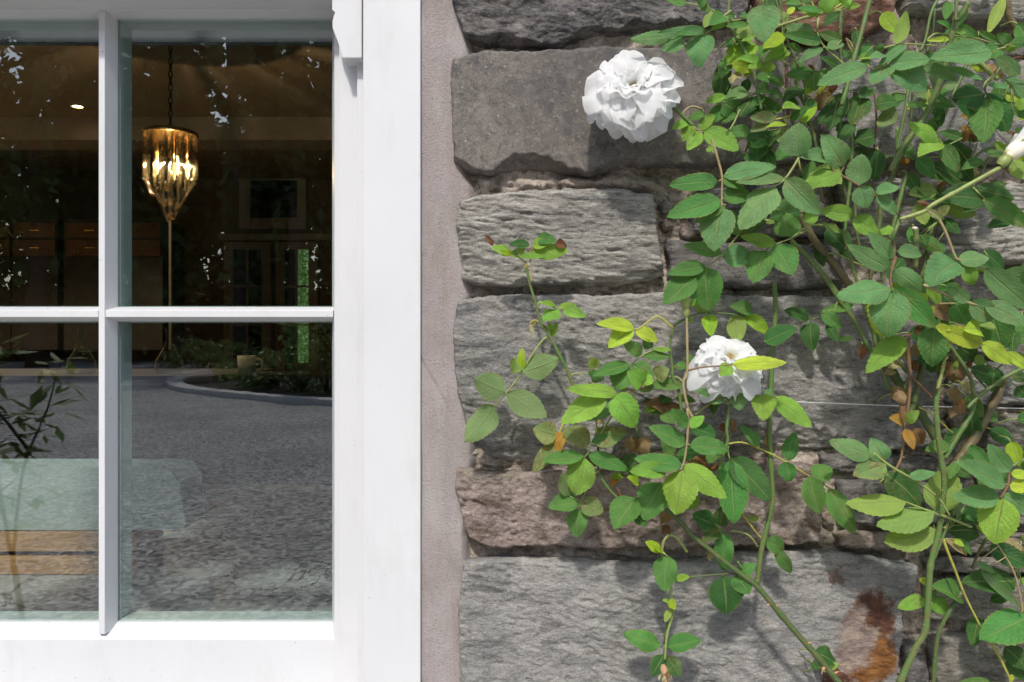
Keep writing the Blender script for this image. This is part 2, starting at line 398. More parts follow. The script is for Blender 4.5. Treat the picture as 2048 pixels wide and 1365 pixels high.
def relief(style, x, y, seed):
    """height in mm over photo pixels"""
    if style == 'smooth':
        return 1.5 * fbm(x / 150, y / 110, 3, seed) + 0.45 * fbm(x / 26, y / 18, 3, seed + 5)
    if style == 'ripple':
        yy = y + 9 * fbm(x / 70, y / 40, 3, seed) + 0.10 * x * np.sin(seed)
        r1 = 1 - np.abs(fbm(x / 95, yy / 11, 3, seed + 2, 0.55)) * 2
        r2 = 1 - np.abs(fbm(x / 42, yy / 5.2, 2, seed + 8)) * 2
        return 1.7 * r1 + 1.7 * r2 + 0.7 * fbm(x / 9, yy / 3.5, 2, seed + 9) + 2.0 * fbm(x / 160, y / 90, 2, seed + 4)
    if style == 'brown':
        return 2.6 * fbm(x / 60, y / 34, 4, seed) + 1.7 * fbm(x / 9, y / 7, 3, seed + 3) - 2.2 * smoothstep(0.35, 0.6, fbm(x / 40, y / 25, 3, seed + 9))
    if style == 'slate':
        b = fbm((x + 0.4 * y) / 120, (y - 0.25 * x) / 60, 4, seed); q = b * 5; k = np.floor(q); f = q - k
        return 8.0 * ((k + smoothstep(0.62, 0.98, f)) / 5) + 1.3 * fbm((x + y) / 55, (y - .3 * x) / 15, 4, seed + 4, 0.6) + 0.6 * fbm(x / 8, y / 5, 2, seed + 6)
    # riven, blue, dim
    b = fbm((x + 0.5 * y) / 85, (y - 0.18 * x) / 34, 5, seed, 0.58); q = b * 7; k = np.floor(q); f = q - k
    terr = (k + smoothstep(0.55, 0.97, f)) / 7
    amp = 3.0 if style != 'blue' else 2.2
    rgh = 0.45 + 1.0 * smoothstep(-.25, .35, fbm(x / 120, y / 70, 3, seed + 15))
    return amp * terr * rgh + 1.3 * rgh * fbm(x / 24, (y - 0.2 * x) / 8, 3, seed + 4) + (0.55 + 0.5 * rgh) * fbm((x + .6 * y) / 11, (y - .25 * x) / 4.6, 3, seed + 7, 0.65) + 1.4 * fbm(x / 230, y / 120, 2, seed + 12)

wall = empty('stone_wall', (0.3, 0.02, 0))
tag(wall, 'rubble wall of rough grey and brown slate blocks beside the white window', 'wall')
_seed = [3]
def stone(top, right, bottom, left, mat, style=None, step=2.6, chip=None, d0=0.0, flare=(0, 0, 0, 0), back=42, label=None, edge=3.4, rough_edge=2.8):
    """four edges in photo pixels: top and bottom left-to-right, left and right top-to-bottom (None: straight)"""
    _seed[0] += 1; sd = _seed[0]
    if left is None: left = [top[0], bottom[0]]
    if right is None: right = [top[-1], bottom[-1]]
    L = max(np.hypot(*np.diff(np.array(top, float), axis=0).T).sum(), np.hypot(*np.diff(np.array(bottom, float), axis=0).T).sum())
    H = max(np.hypot(*np.diff(np.array(left, float), axis=0).T).sum(), np.hypot(*np.diff(np.array(right, float), axis=0).T).sum())
    nu = max(6, int(L / step)); nv = max(5, int(H / step))
    T = poly(top, nu); B = poly(bottom, nu); Lf = poly(left, nv); Rt = poly(right, nv)
    def jit(c, s, ax):
        k = np.arange(len(c)) * step; w = np.minimum(np.arange(len(c)), np.arange(len(c))[::-1]) / 3.0
        c[:, ax] += np.clip(w, 0, 1) * rough_edge * (2.0 * fbm(k / 34, k * 0 + s, 4, sd + s, 0.6))
    jit(T, 1, 1); jit(B, 2, 1); jit(Lf, 3, 0); jit(Rt, 4, 0)
    u = np.linspace(0, 1, nu)[None, :, None]; v = np.linspace(0, 1, nv)[:, None, None]
    S = (1 - v) * T[None] + v * B[None] + (1 - u) * Lf[:, None] + u * Rt[:, None] \
        - ((1 - u) * (1 - v) * T[0] + u * (1 - v) * T[-1] + (1 - u) * v * B[0] + u * v * B[-1])
    x = S[..., 0]; y = S[..., 1]
    h = relief(style or mat, x, y, sd)
    uu = u[..., 0]; vv = v[..., 0]
    e = np.minimum(np.minimum(uu * L, (1 - uu) * L), np.minimum(vv * H, (1 - vv) * H))
    ew = edge * (0.6 + 1.6 * np.clip(0.5 + fbm(x / 45, y / 45, 3, sd + 20), 0, 1.5))
    h = h - 4.5 * np.clip(1 - e / ew, 0, 1) ** 1.3
    ck = 15 * np.clip(fbm(x / 30, y / 30, 4, sd + 24, 0.6) - 0.06, 0, 1)          # flakes knocked off the arrises
    h = h - (e < ck) * (1.6 + 3.0 * np.clip(1 - e / np.maximum(ck, .1), 0, 1))
    if chip:                                       # broken lower edge: (width px, depth mm)
        w, dp = chip; eb = (1 - vv) * H; cw = w * np.clip(0.40 + 1.5 * fbm(x / 110, x * 0 + sd, 4, sd + 31, 0.6), 0.05, 1.7)
        k = np.clip(1 - eb / cw, 0, 1)
        h = h - (k > 0) * (0.7 + dp * k ** 0.85 + 3.2 * fbm(x / 34, y / 9, 4, sd + 33) * np.clip(k * 5, 0, 1))
    X = (x - 1024) * U; Z = ZC + (682.5 - y) * U; Y = -(d0 + h * 0.001)
    verts = [np.stack([X, Y, Z], -1).reshape(-1, 3)]
    idx = np.arange(nu * nv).reshape(nv, nu)
    faces = [np.stack([idx[:-1, :-1], idx[1:, :-1], idx[1:, 1:], idx[:-1, 1:]], -1).reshape(-1, 4)]
    ring = np.concatenate([idx[0, :-1], idx[:-1, -1], idx[-1, :0:-1], idx[:0:-1, 0]])
    side = np.concatenate([np.full(nu - 1, 0), np.full(nv - 1, 1), np.full(nu - 1, 2), np.full(nv - 1, 3)])
    bx = x.ravel()[ring]; by = y.ravel()[ring]; bh = Y.ravel()[ring]; n = len(ring); prev = ring; base = nu * nv
    fl = np.array(flare, float)[side]; ox = np.where(side == 1, 1, np.where(side == 3, -1, 0)); oy = np.where(side == 2, 1, np.where(side == 0, -1, 0))
    for j, t in enumerate((0.25, 0.6, 1.0)):
        nz = 2.2 * fbm(bx / 20, by / 20 + t * 5, 3, sd + 40 + j)
        qx = bx + ox * (fl * t + nz * (t < 1)) ; qy = by + oy * (fl * t + nz * (t < 1))
        yy = bh + (back * 0.001 + d0) * t
        verts.append(np.stack([(qx - 1024) * U, yy, ZC + (682.5 - qy) * U], -1))
        cur = np.arange(n) + base; base += n
        faces.append(np.stack([prev, np.roll(prev, -1), np.roll(cur, -1), cur], -1)); prev = cur
    me = mesh_np('stone', np.concatenate(verts), np.concatenate(faces))
    o = link('stone', me, wall, M_S[mat])
    if label: o['label'] = label
    return o

# top course
stone([(906, -190), (1200, -170), (1500, -185)], [(1500, -185), (1510, -60), (1498, 40)], [(926, 66), (960, 84), (1010, 92), (1110, 90), (1160, 76), (1250, 66), (1400, 64), (1498, 50)],
      [(906, -190), (896, -80), (903, 0), (926, 66)], 'slate', chip=(26, 18), flare=(0, 0, 10, -4))
stone([(1508, -150), (1640, -160), (1800, -150)], [(1800, -150), (1792, 0), (1788, 34)], [(1512, 36), (1545, 52), (1570, 72), (1650, 78), (1725, 76), (1788, 36)], None, 'rust', d0=0.004, chip=(14, 10))
stone([(1804, -110), (1950, -120), (2230, -110)], None, [(1812, 22), (1880, 28), (1950, 38), (2060, 44), (2230, 40)], None, 'ripple', d0=0.002, chip=(16, 8))
stone([(1722, 82), (1752, 56), (1800, 44), (1846, 52)], None, [(1726, 92), (1790, 96), (1848, 94)], None, 'brown', d0=-0.012)
stone([(1866, 56), (1960, 58), (2100, 64), (2230, 60)], None, [(1862, 96), (1960, 104), (2100, 106), (2230, 100)], None, 'dim', d0=-0.012)
# second course
stone([(905, 114), (955, 104), (1080, 99), (1200, 95), (1330, 94), (1450, 96), (1560, 100), (1642, 104)], [(1642, 104), (1650, 200), (1644, 318)],
      [(908, 332), (945, 345), (985, 352), (1060, 338), (1130, 345), (1175, 358), (1225, 345), (1310, 335), (1375, 342), (1450, 338), (1560, 338), (1644, 330)],
      [(905, 114), (900, 170), (904, 250), (908, 332)], 'smooth', chip=(26, 16), flare=(0, 0, 6, -4), d0=0.003)
stone([(1658, 108), (1750, 110), (1900, 116), (2060, 122), (2230, 118)], None, [(1656, 318), (1760, 320), (1900, 324), (2060, 322), (2230, 326)], None, 'riven', 'smooth', chip=(14, 10))
# third course
stone([(918, 408), (958, 389), (1040, 380), (1140, 377), (1250, 381), (1309, 388)], [(1309, 388), (1318, 470), (1332, 551)],
      [(924, 562), (980, 573), (1060, 574), (1150, 573), (1250, 569), (1300, 562), (1332, 551)], [(918, 408), (912, 440), (920, 500), (924, 562)], 'ripple', chip=(16, 8), d0=0.002)
stone([(1376, 392), (1400, 376), (1440, 371), (1540, 366), (1660, 368)], None, [(1388, 462), (1480, 470), (1580, 474), (1664, 472)], None, 'slate', 'ripple', d0=-0.003)
stone([(1334, 476), (1400, 482), (1500, 484), (1600, 486), (1690, 488)], None, [(1338, 560), (1400, 574), (1500, 578), (1600, 580), (1694, 578)], [(1334, 476), (1332, 500), (1342, 530), (1338, 560)], 'slate', 'smooth', chip=(14, 10), d0=-0.001)
stone([(1678, 362), (1760, 352), (1860, 356), (1960, 368), (2060, 366), (2230, 362)], None, [(1700, 492), (1780, 498), (1880, 514), (1980, 524), (2060, 526), (2230, 522)], None, 'ripple', d0=0.002, chip=(12, 8))
for (a, b, c, d_, m) in ((1322, 432, 1352, 462, 'brown'), (1362, 440, 1402, 478, 'brown'), (1320, 394, 1352, 426, 'dim')):
    stone([(a + 6, b + 5), ((a + c) / 2, b), (c - 5, b + 6)], [(c - 5, b + 6), (c, (b + d_) / 2), (c - 6, d_ - 4)], [(a + 8, d_ - 5), ((a + c) / 2, d_), (c - 6, d_ - 4)], [(a + 6, b + 5), (a, (b + d_) / 2), (a + 8, d_ - 5)], m, d0=-0.007, edge=9)
# fourth course: the long grey block
stone([(915, 604), (950, 592), (1060, 589), (1200, 590), (1335, 585), (1480, 590), (1640, 592), (1780, 600), (1862, 606)], [(1862, 606), (1878, 700), (1872, 800), (1884, 902)],
      [(948, 888), (985, 924), (1060, 930), (1200, 918), (1350, 908), (1500, 902), (1640, 906), (1760, 904), (1884, 904)],
      [(915, 604), (906, 660), (908, 740), (925, 830), (948, 888)], 'riven', chip=(62, 17), d0=0.002)
stone([(1905, 548), (1980, 544), (2060, 548), (2230, 544)], None, [(1902, 600), (1980, 606), (2060, 604), (2230, 606)], None, 'dim', d0=-0.006)
stone([(1896, 622), (1980, 618), (2090, 622), (2230, 618)], None, [(1900, 706), (1990, 714), (2090, 712), (2230, 710)], None, 'dim', 'ripple', d0=-0.003)
stone([(1906, 726), (1990, 722), (2090, 726), (2230, 722)], None, [(1902, 806), (1990, 812), (2090, 814), (2230, 812)], None, 'riven', d0=-0.004)
stone([(1990, 846), (2040, 826), (2110, 828), (2230, 826)], None, [(1968, 1040), (2040, 1052), (2110, 1054), (2230, 1050)], [(1990, 846), (1975, 930), (1968, 1040)], 'dim', d0=-0.002)
stone([(1892, 868), (1906, 858), (1922, 866)], None, [(1894, 912), (1908, 920), (1926, 912)], None, 'riven', d0=-0.006, edge=8)
stone([(1918, 826), (1948, 818), (1976, 828)], None, [(1920, 868), (1950, 876), (1978, 866)], None, 'brown', d0=-0.012, edge=9)
# fifth course
stone([(914, 936), (960, 944), (1010, 950), (1090, 942), (1200, 934), (1330, 928), (1480, 920), (1560, 922), (1636, 934)], [(1636, 934), (1650, 1010), (1644, 1090)],
      [(938, 1078), (985, 1100), (1060, 1094), (1200, 1106), (1350, 1102), (1500, 1098), (1644, 1092)], [(914, 936), (910, 980), (922, 1030), (938, 1078)], 'brown', chip=(10, 8), d0=0.001)
stone([(1648, 912), (1720, 910), (1800, 912), (1886, 918)], None, [(1656, 944), (1720, 952), (1800, 952), (1886, 948)], None, 'slate', 'ripple', d0=-0.008)
stone([(1682, 966), (1760, 962), (1840, 966), (1950, 962)], None, [(1686, 1050), (1760, 1058), (1850, 1058), (1952, 1052)], None, 'slate', 'riven', d0=-0.005)
stone([(1676, 1072), (1710, 1066), (1770, 1070), (1820, 1076)], None, [(1680, 1098), (1720, 1102), (1780, 1104), (1822, 1100)], None, 'brown', 'riven', d0=-0.003)
stone([(1656, 1040), (1668, 1032), (1680, 1040)], None, [(1658, 1060), (1668, 1066), (1680, 1058)], None, 'brown', d0=-0.006, edge=8)
# bottom course
stone([(924, 1128), (1000, 1118), (1100, 1122), (1210, 1126), (1300, 1130), (1400, 1124), (1500, 1106), (1650, 1104), (1770, 1120), (1838, 1134)],
      [(1838, 1134), (1832, 1180), (1808, 1222), (1800, 1300), (1798, 1440)], [(926, 1440), (1200, 1450), (1500, 1446), (1798, 1440)], [(924, 1128), (916, 1230), (920, 1340), (926, 1440)], 'blue', d0=0.003)
stone([(1848, 1068), (1940, 1066), (2060, 1070), (2230, 1066)], None, [(1852, 1104), (1940, 1110), (2060, 1108), (2230, 1110)], None, 'dim', 'ripple', d0=-0.004)
stone([(1858, 1122), (1940, 1118), (2060, 1122), (2230, 1120)], None, [(1860, 1148), (1940, 1152), (2060, 1150), (2230, 1152)], None, 'dim', 'ripple', d0=-0.006)
stone([(1862, 1164), (1940, 1160), (2060, 1162), (2230, 1160)], None, [(1860, 1240), (1940, 1246), (2060, 1246), (2230, 1242)], None, 'dim', d0=-0.003)
stone([(1872, 1280), (1960, 1270), (2060, 1274), (2230, 1272)], None, [(1874, 1440), (1960, 1446), (2060, 1444), (2230, 1440)], None, 'dim', d0=-0.001)
stone([(1816, 1296), (1840, 1290), (1862, 1296)], None, [(1812, 1440), (1840, 1446), (1864, 1440)], None, 'slate', d0=-0.006)

# plainer blocks outside the photograph's frame, so that the wall goes on
def outside_course(y0, y1, x0, x1, seed):
    r = random.Random(seed); x = x0
    while x < x1:
        w = r.uniform(220, 560); xe = min(x + w, x1)
        if xe - x > 60:
            j = lambda: r.uniform(-7, 7)
            stone([(x + 8 + j(), y0 + 8 + j()), ((x + xe) / 2, y0 + 6 + j()), (xe - 8 + j(), y0 + 8 + j())], None,
                  [(x + 8 + j(), y1 - 8 + j()), ((x + xe) / 2, y1 - 6 + j()), (xe - 8 + j(), y1 - 8 + j())], None,
                  r.choice(['riven', 'ripple', 'slate', 'brown', 'dim', 'blue' if False else 'riven']), step=9, d0=r.uniform(-0.006, 0.003))
        x = xe + 6
for k, (a, b) in enumerate(((-700, -520), (-510, -350), (-340, -200))): outside_course(a, b, 915, 3300, 50 + k)
for k, (a, b) in enumerate(((-190, -20), (-10, 160), (170, 330), (340, 560), (570, 700), (710, 900), (910, 1060), (1070, 1250), (1260, 1440))): outside_course(a, b, 2240, 3300, 70 + k)
for k, (a, b) in enumerate(((1456, 1620), (1630, 1840), (1850, 2020), (2030, 2260), (2270, 2470), (2480, 2700), (2710, 2960), (2970, 3200), (3210, 3400))): outside_course(a, b, 915, 3300, 90 + k)

def sheet(name, x0, x1, y0, y1, step, dfun, mat, parent):
    nx = max(2, int((x1 - x0) / step)); ny = max(2, int((y1 - y0) / step))
    x, y = np.meshgrid(np.linspace(x0, x1, nx), np.linspace(y0, y1, ny))
    d = dfun(x, y)
    vs = np.stack([(x - 1024) * U, -d, ZC + (682.5 - y) * U], -1).reshape(-1, 3); idx = np.arange(nx * ny).reshape(ny, nx)
    return link(name, mesh_np(name, vs, np.stack([idx[:-1, :-1], idx[1:, :-1], idx[1:, 1:], idx[:-1, 1:]], -1).reshape(-1, 4)), parent, mat)
mfun = lambda x, y: -0.0178 + 0.0125 * np.exp(-((y - 362) / 16) ** 2) * smoothstep(950, 985, x) * (1 - smoothstep(1330, 1360, x)) * (0.6 + 0.8 * fbm(x / 50, y / 30, 2, 97)) + 0.001 * (8.5 * fbm(x / 60, y / 34, 4, 91) + 3.2 * fbm(x / 9, y / 8, 3, 95))
sheet('mortar', 900, 2260, -220, 1460, 3.4, mfun, M_MORTAR, wall)
sheet('mortar', 2255, 3320, -220, 3420, 16, mfun, M_MORTAR, wall)
sheet('mortar', 900, 2258, -720, -218, 12, mfun, M_MORTAR, wall)
sheet('mortar', 900, 2258, 1458, 3420, 12, mfun, M_MORTAR, wall)
# rendered fillet between the casing and the blocks: it swells forward to meet them
rfun = lambda x, y: -0.013 + 0.001 * (1.6 * fbm(x / 50, y / 120, 3, 61) + 0.2 * fbm(x / 7.3 + .3 * y / 9, y / 9.7 - .2 * x / 7, 3, 64)) + 0.006 * smoothstep(875, 925, x) - 0.03 * smoothstep(925, 965, x + 16 * fbm(y / 60, y * 0, 3, 66))
fillet = sheet('render_fillet', 836, 985, -720, 1500, 2.6, rfun, M_ROUGH, wall)
fillet['label'] = 'pinkish grey rendered strip between casing and blocks'
M_CORE = plain('wall_core', (0.30, 0.27, 0.24), 0.95, 0.1)
XW1 = P(842, 0, -0.02).x                        # right side of the window opening
XW0 = -1.13                                      # left side
ZW0 = ZC - 0.42; ZW1 = ZC + 1.06
core = MB(); core.box((XW1, 0.036, 0), (3.4, 0.30, 3.6)).box((-5.4, 0.036, 0), (-3.5, 0.30, 3.6)).box((-1.30, 0.036, 0), (XW0, 0.30, 3.6)).box((-3.5, 0.036, 3.0), (-1.30, 0.30, 3.6)).box((-3.5, 0.036, 0), (-1.30, 0.30, 0.12)).box((XW0, 0.036, 0), (XW1, 0.30, ZW0)).box((XW0, 0.036, ZW1), (XW1, 0.30, 3.6))
core.build('wall_core', M_CORE, wall)

# ------------------------------------------------------------------ the sliding sash window
M_WHITE = paint_white()
M_GLASS = glass_pane_mat()
M_SPACER = plain('glazing_spacer', (0.42, 0.50, 0.47), 0.45, 0.5)
win = empty('sash_window', (-0.6, 0.06, ZW0)); tag(win, 'white painted sliding sash window with small square panes', 'window')

PW, BW = 428 * 0.000551, 0.0178                  # pane width, glazing bar width
GX1 = P(664, 0, -0.080).x                        # right sight line
colx = [(GX1 - (k + 1) * PW - k * BW, GX1 - k * (PW + BW)) for k in range(3)]
GX0 = colx[-1][0]
def zpx(py, d): return P(0, py, d).z

def bar_v(xc, z0, z1, yf, yg, hw, hb, parent, name='glazing_bar'):
    """upright bar: flat nose of half width hw at yf, chamfered to hb at yg, then a square back"""
    prof = [(-hw, yf), (hw, yf), (hb, yg - 0.001), (hb, yg + 0.0), (hb, yg + 0.002), (-hb, yg + 0.002), (-hb, yg - 0.001)]
    prof = [(-hw, yf), (hw, yf), (hb, yg + 0.0015), (-hb, yg + 0.0015)]
    return MB().prism([(xc + a, b, z0) for a, b in prof], [(xc + a, b, z1) for a, b in prof]).build(name, M_WHITE, parent, bevel=0.0006)
def bar_h(zc, x0, x1, yf, yg, hw, hb, parent, name='glazing_bar'):
    prof = [(-hw, yf), (hw, yf), (hb, yg + 0.0015), (-hb, yg + 0.0015)]
    return MB().prism([(x0, b, zc + a) for a, b in prof], [(x1, b, zc + a) for a, b in prof]).build(name, M_WHITE, parent, bevel=0.0006)

def member_v(xin, xout, z0, z1, yf, yg, cham, parent, yb=None):
    s = 1 if xout > xin else -1
    prof = [(xin, yg + 0.0015), (xin + s * cham, yf), (xout, yf), (xout, yb or yg + 0.02), (xin, yb or yg + 0.02)]
    return MB().prism([(a, b, z0) for a, b in prof], [(a, b, z1) for a, b in prof]).build('stile', M_WHITE, parent, bevel=0.0007)
def member_h(zin, zout, x0, x1, yf, yg, cham, parent, yb=None):
    s = 1 if zout > zin else -1
    prof = [(zin, yg + 0.0015), (zin + s * cham, yf), (zout, yf), (zout, yb or yg + 0.02), (zin, yb or yg + 0.02)]
    return MB().prism([(x0, b, a) for a, b in prof], [(x1, b, a) for a, b in prof]).build('rail', M_WHITE, parent, bevel=0.0007)

def make_sash(name, yf, yg, rowz, z_top, z_bot, cham_bot, parent, ex=0.0, sw=0.0148):
    """rowz: list of (z0, z1) sight lines of the pane rows, top row first"""
    s = empty(name, (-0.6, yg, z_bot), parent)
    GX0_, GX1_ = GX0 - ex, GX1 + ex
    cx = [(colx[0][0], GX1_), colx[1], (GX0_, colx[2][1])]
    zt, zb = rowz[0][1], rowz[-1][0]
    xo0, xo1 = GX0_ - sw, GX1_ + sw
    member_v(GX1_, xo1, z_bot, z_top, yf, yg, 0.0066, s); member_v(GX0_, xo0, z_bot, z_top, yf, yg, 0.0066, s)
    member_h(zb, z_bot, GX0_ - 0.0068, GX1_ + 0.0068, yf + 0.0004, yg, cham_bot, s)
    member_h(zt, z_top, GX0_ - 0.0068, GX1_ + 0.0068, yf + 0.0004, yg, 0.003, s)
    for k in range(2):
        xc = (colx[k][0] + colx[k + 1][1]) / 2
        bar_v(xc, zb - 0.008, zt + 0.003, yf + 0.001, yg, 0.0032, BW / 2, s)
    for k in range(len(rowz) - 1):
        zc = (rowz[k][0] + rowz[k + 1][1]) / 2
        for (a, b) in cx: bar_h(zc, a - 0.005, b + 0.005, yf + 0.0013, yg, 0.0036, (rowz[k][0] - rowz[k + 1][1]) / 2, s)
    for (za, zb_) in rowz:
        for (a, b) in cx:
            MB().box((a - 0.003, yg, za - 0.003), (b + 0.003, yg + 0.004, zb_ + 0.003)).build('pane', M_GLASS, s)
            m = MB(); y0, y1, t = yg + 0.0045, yg + 0.019, 0.0009
            m.box((a - 0.004, y0, za), (a + t, y1, zb_)).box((b - t, y0, za), (b + 0.004, y1, zb_)).box((a + t, y0, za - 0.004), (b - t, y1, za + t)).box((a + t, y0, zb_ - t), (b - t, y1, zb_ + 0.004))
            m.build('spacer_bar', M_SPACER, s)
            mm = MB(); y0 = y1 + 0.0006      # the bars' inner halves
            mm.box((a - 0.009, y0, za - 0.009), (a + 0.0004, y0 + 0.012, zb_ + 0.009)).box((b - 0.0004, y0, za - 0.009), (b + 0.009, y0 + 0.012, zb_ + 0.009))
            mm.box((a + 0.0004, y0, za - 0.009), (b - 0.0004, y0 + 0.012, za + 0.0004)).box((a + 0.0004, y0, zb_ - 0.0004), (b - 0.0004, y0 + 0.012, zb_ + 0.009))
            mm.build('inner_bar', M_SPACER, s)
    return s

dG, dF = -0.080, -0.062
rows_low = [(zpx(614, dG), zpx(38, dG)), (zpx(1243, dG), zpx(644, dG))]
low = make_sash('lower_sash', 0.062, 0.080, rows_low, zpx(-70, dF), zpx(1420, dF), 0.0135, win)
ph = rows_low[0][1] - rows_low[0][0]
zb_up = zpx(-14, -0.02)
zr = zb_up + 0.034
rows_up = [(zr + ph + 0.016, zr + 2 * ph + 0.016), (zr, zr + ph)]
up = make_sash('upper_sash', 0.020, 0.040, rows_up, rows_up[0][1] + 0.04, zb_up, 0.006, win, ex=P(664, 0, -0.0195).x - GX1, sw=P(723.5, 0, -0.0195).x - P(664, 0, -0.0195).x)
# the horns below the upper sash's stiles
hp = [(664, -13.5), (664, 20), (670, 25), (667, 33), (664.5, 44), (665, 56), (669, 68), (674, 80), (679, 95), (684, 116), (723.5, 116), (723.5, -13.5)]
f3 = [P(x, y, -0.0195) for x, y in hp]
for sgn in (1, -1):
    pts = [Vector((p.x if sgn > 0 else GX0 + GX1 - p.x, p.y, p.z)) for p in f3]
    MB().prism(pts, [q + Vector((0, 0.040, 0)) for q in pts]).build('horn', M_WHITE, up, bevel=0.0008)
# frame: pulley stiles, beads, casings, head and sill
xs = lambda px, d: P(px, 0, d).x
zt, zb = ZW1, zpx(1440, -0.02)
for sgn in (1, -1):
    mir = (lambda x: x) if sgn > 0 else (lambda x: GX0 + GX1 - x)
    MB().box((mir(GX1 + 0.0151), 0.046, zb), (mir(xs(716, -0.046)), 0.12, zt)).build('pulley_stile', M_WHITE, win, bevel=0.0006)
    MB().box((mir(xs(714, -0.034)), 0.034, zb), (mir(xs(735, -0.034)), 0.11, zt)).build('bead', M_WHITE, win, bevel=0.0008)
    MB().box((mir(xs(726, -0.008)), 0.008, zb - 0.05), (mir(xs(841, -0.008)), 0.05, zt + 0.06)).build('casing', M_WHITE, win, bevel=0.0012)
xl, xr = GX0 + GX1 - xs(726, -0.008), xs(726, -0.008)
MB().box((xl + 0.001, 0.0085, zt - 0.0), (xr - 0.001, 0.05, zt + 0.06)).build('head', M_WHITE, win, bevel=0.001)
MB().prism([(xl - 0.08, -0.035, zb - 0.052), (xl - 0.08, -0.035, zb - 0.016), (xl - 0.08, 0.20, zb - 0.001), (xl - 0.08, 0.20, zb - 0.06)],
           [(xr + 0.08, -0.035, zb - 0.052), (xr + 0.08, -0.035, zb - 0.016), (xr + 0.08, 0.20, zb - 0.001), (xr + 0.08, 0.20, zb - 0.06)]).build('sill', M_WHITE, win, bevel=0.002)

# unseen glazed doors added further left in this wall to sunlight the counter
fd = empty('added_light_doors', (-2.4, .1, .12)); tag(fd, 'unseen white glazed doors added left of the sash window to light the counter', 'door')
for a, b in ((-3.5, -3.42), (-2.44, -2.36), (-1.38, -1.30)): MB().box((a + .001, .08, .121), (b - .001, .14, 2.999)).build('stile', M_WHITE, fd, bevel=.002)
for a, b in ((-3.42, -2.44), (-2.36, -1.38)):
    MB().box((a, .085, 2.92), (b, .135, 2.998)).build('rail', M_WHITE, fd); MB().box((a, .085, .122), (b, .135, .30)).build('rail', M_WHITE, fd)
    MB().box((a - .002, .105, .30), (b + .002, .111, 2.92)).build('pane', M_GLASS, fd)

# ------------------------------------------------------------------ ground and trees outdoors, seen mirrored in the panes
def gravel_mat():
    t = NT('gravel'); v = t.coord()
    vo = t.new('TexVoronoi'); t.l(v, vo.inputs['Vector']); vo.inputs['Scale'].default_value = 34
    c = t.mix(1.0, t.ramp(vo.outputs['Color'], [(0.1, (0.10, 0.098, 0.095)), (0.5, (0.36, 0.345, 0.33)), (0.9, (0.78, 0.75, 0.72))]), t.ramp(t.noise(v, 0.5, 5), [(0.35, 0.7), (0.65, 1.0)]), 'MULTIPLY')
    t.set(Base_Color=c, Roughness=0.9); t.bump(vo.outputs['Distance'], 1.0, 0.012); return t.m
M_GRAVEL = gravel_mat()
g = MB().add([(-220, -220, 0), (220, -220, 0), (220, 0.3, 0), (-220, 0.3, 0)], [(0, 1, 2, 3)]).build('gravel_ground', M_GRAVEL); tag(g, 'grey gravel forecourt mirrored in the lower panes', kind='structure')
g2 = MB().add([(-220, 0.3, -0.002), (220, 0.3, -0.002), (220, 220, -0.002), (-220, 220, -0.002)], [(0, 1, 2, 3)]).build('ground', plain('earth', (0.12, 0.10, 0.07), 0.95)); tag(g2, kind='structure')

def ground_from(px, py):
    dist = ZC * F / (py - 682.5); v = PR(px, py, dist); v.z = 0; return v
M_KERB = plain('pale_kerb_stone', (0.62, 0.57, 0.54), 0.9, 0.2)
M_SOIL = plain('bed_soil', (0.055, 0.045, 0.03), 0.95)
cc = ground_from(1080, 752); cc.x = 4.0; cc.y = 2 * YG + D - 30; rr = 15.6
ring = [(cc.x + rr * math.cos(a), cc.y + rr * math.sin(a)) for a in np.linspace(0, 2 * math.pi, 97)[:-1]]
ri = [(cc.x + (rr - .45) * math.cos(a), cc.y + (rr - .45) * math.sin(a)) for a in np.linspace(0, 2 * math.pi, 97)[:-1]]
n = 96; kv = [(x, y, 0) for x, y in ring] + [(x, y, .13) for x, y in ring] + [(x, y, .13) for x, y in ri] + [(x, y, 0.02) for x, y in ri]
kf = [(a * n + i, a * n + (i + 1) % n, (a + 1) * n + (i + 1) % n, (a + 1) * n + i) for a in range(3) for i in range(n)]
k = MB().add(kv, kf).build('kerb', M_KERB); tag(k, 'pale curved kerb of the round planting bed mirrored in the glass', kind='structure')
b = MB().add([(x, y, .05) for x, y in ri] + [(cc.x, cc.y, .5)], [(i, (i + 1) % n, n) for i in range(n)]).build('planting_bed', M_SOIL); tag(b, kind='structure')

def foliage_mat(name, a, b_):
    t = NT(name); oi = t.new('ObjectInfo'); v = t.coord()
    c = t.ramp(t.noise(v, 1.7, 4), [(0.35, a), (0.65, b_)])
    t.set(Base_Color=c, Roughness=0.6)
    tr = t.new('BsdfTranslucent'); t.l(c, tr.inputs[0]); ms = t.new('MixShader'); ms.inputs[0].default_value = 0.3
    t.l(t.b.outputs[0], ms.inputs[1]); t.l(tr.outputs[0], ms.inputs[2]); t.l(ms.outputs[0], t.out.inputs[0]); return t.m
M_FOL = [foliage_mat('tree_foliage', (0.05, 0.085, 0.02), (0.10, 0.16, 0.04)), foliage_mat('shrub_foliage', (0.09, 0.15, 0.035), (0.16, 0.25, 0.07))]
M_BARK = plain('bark', (0.10, 0.075, 0.055), 0.95, 0.1, 0.4, 5)

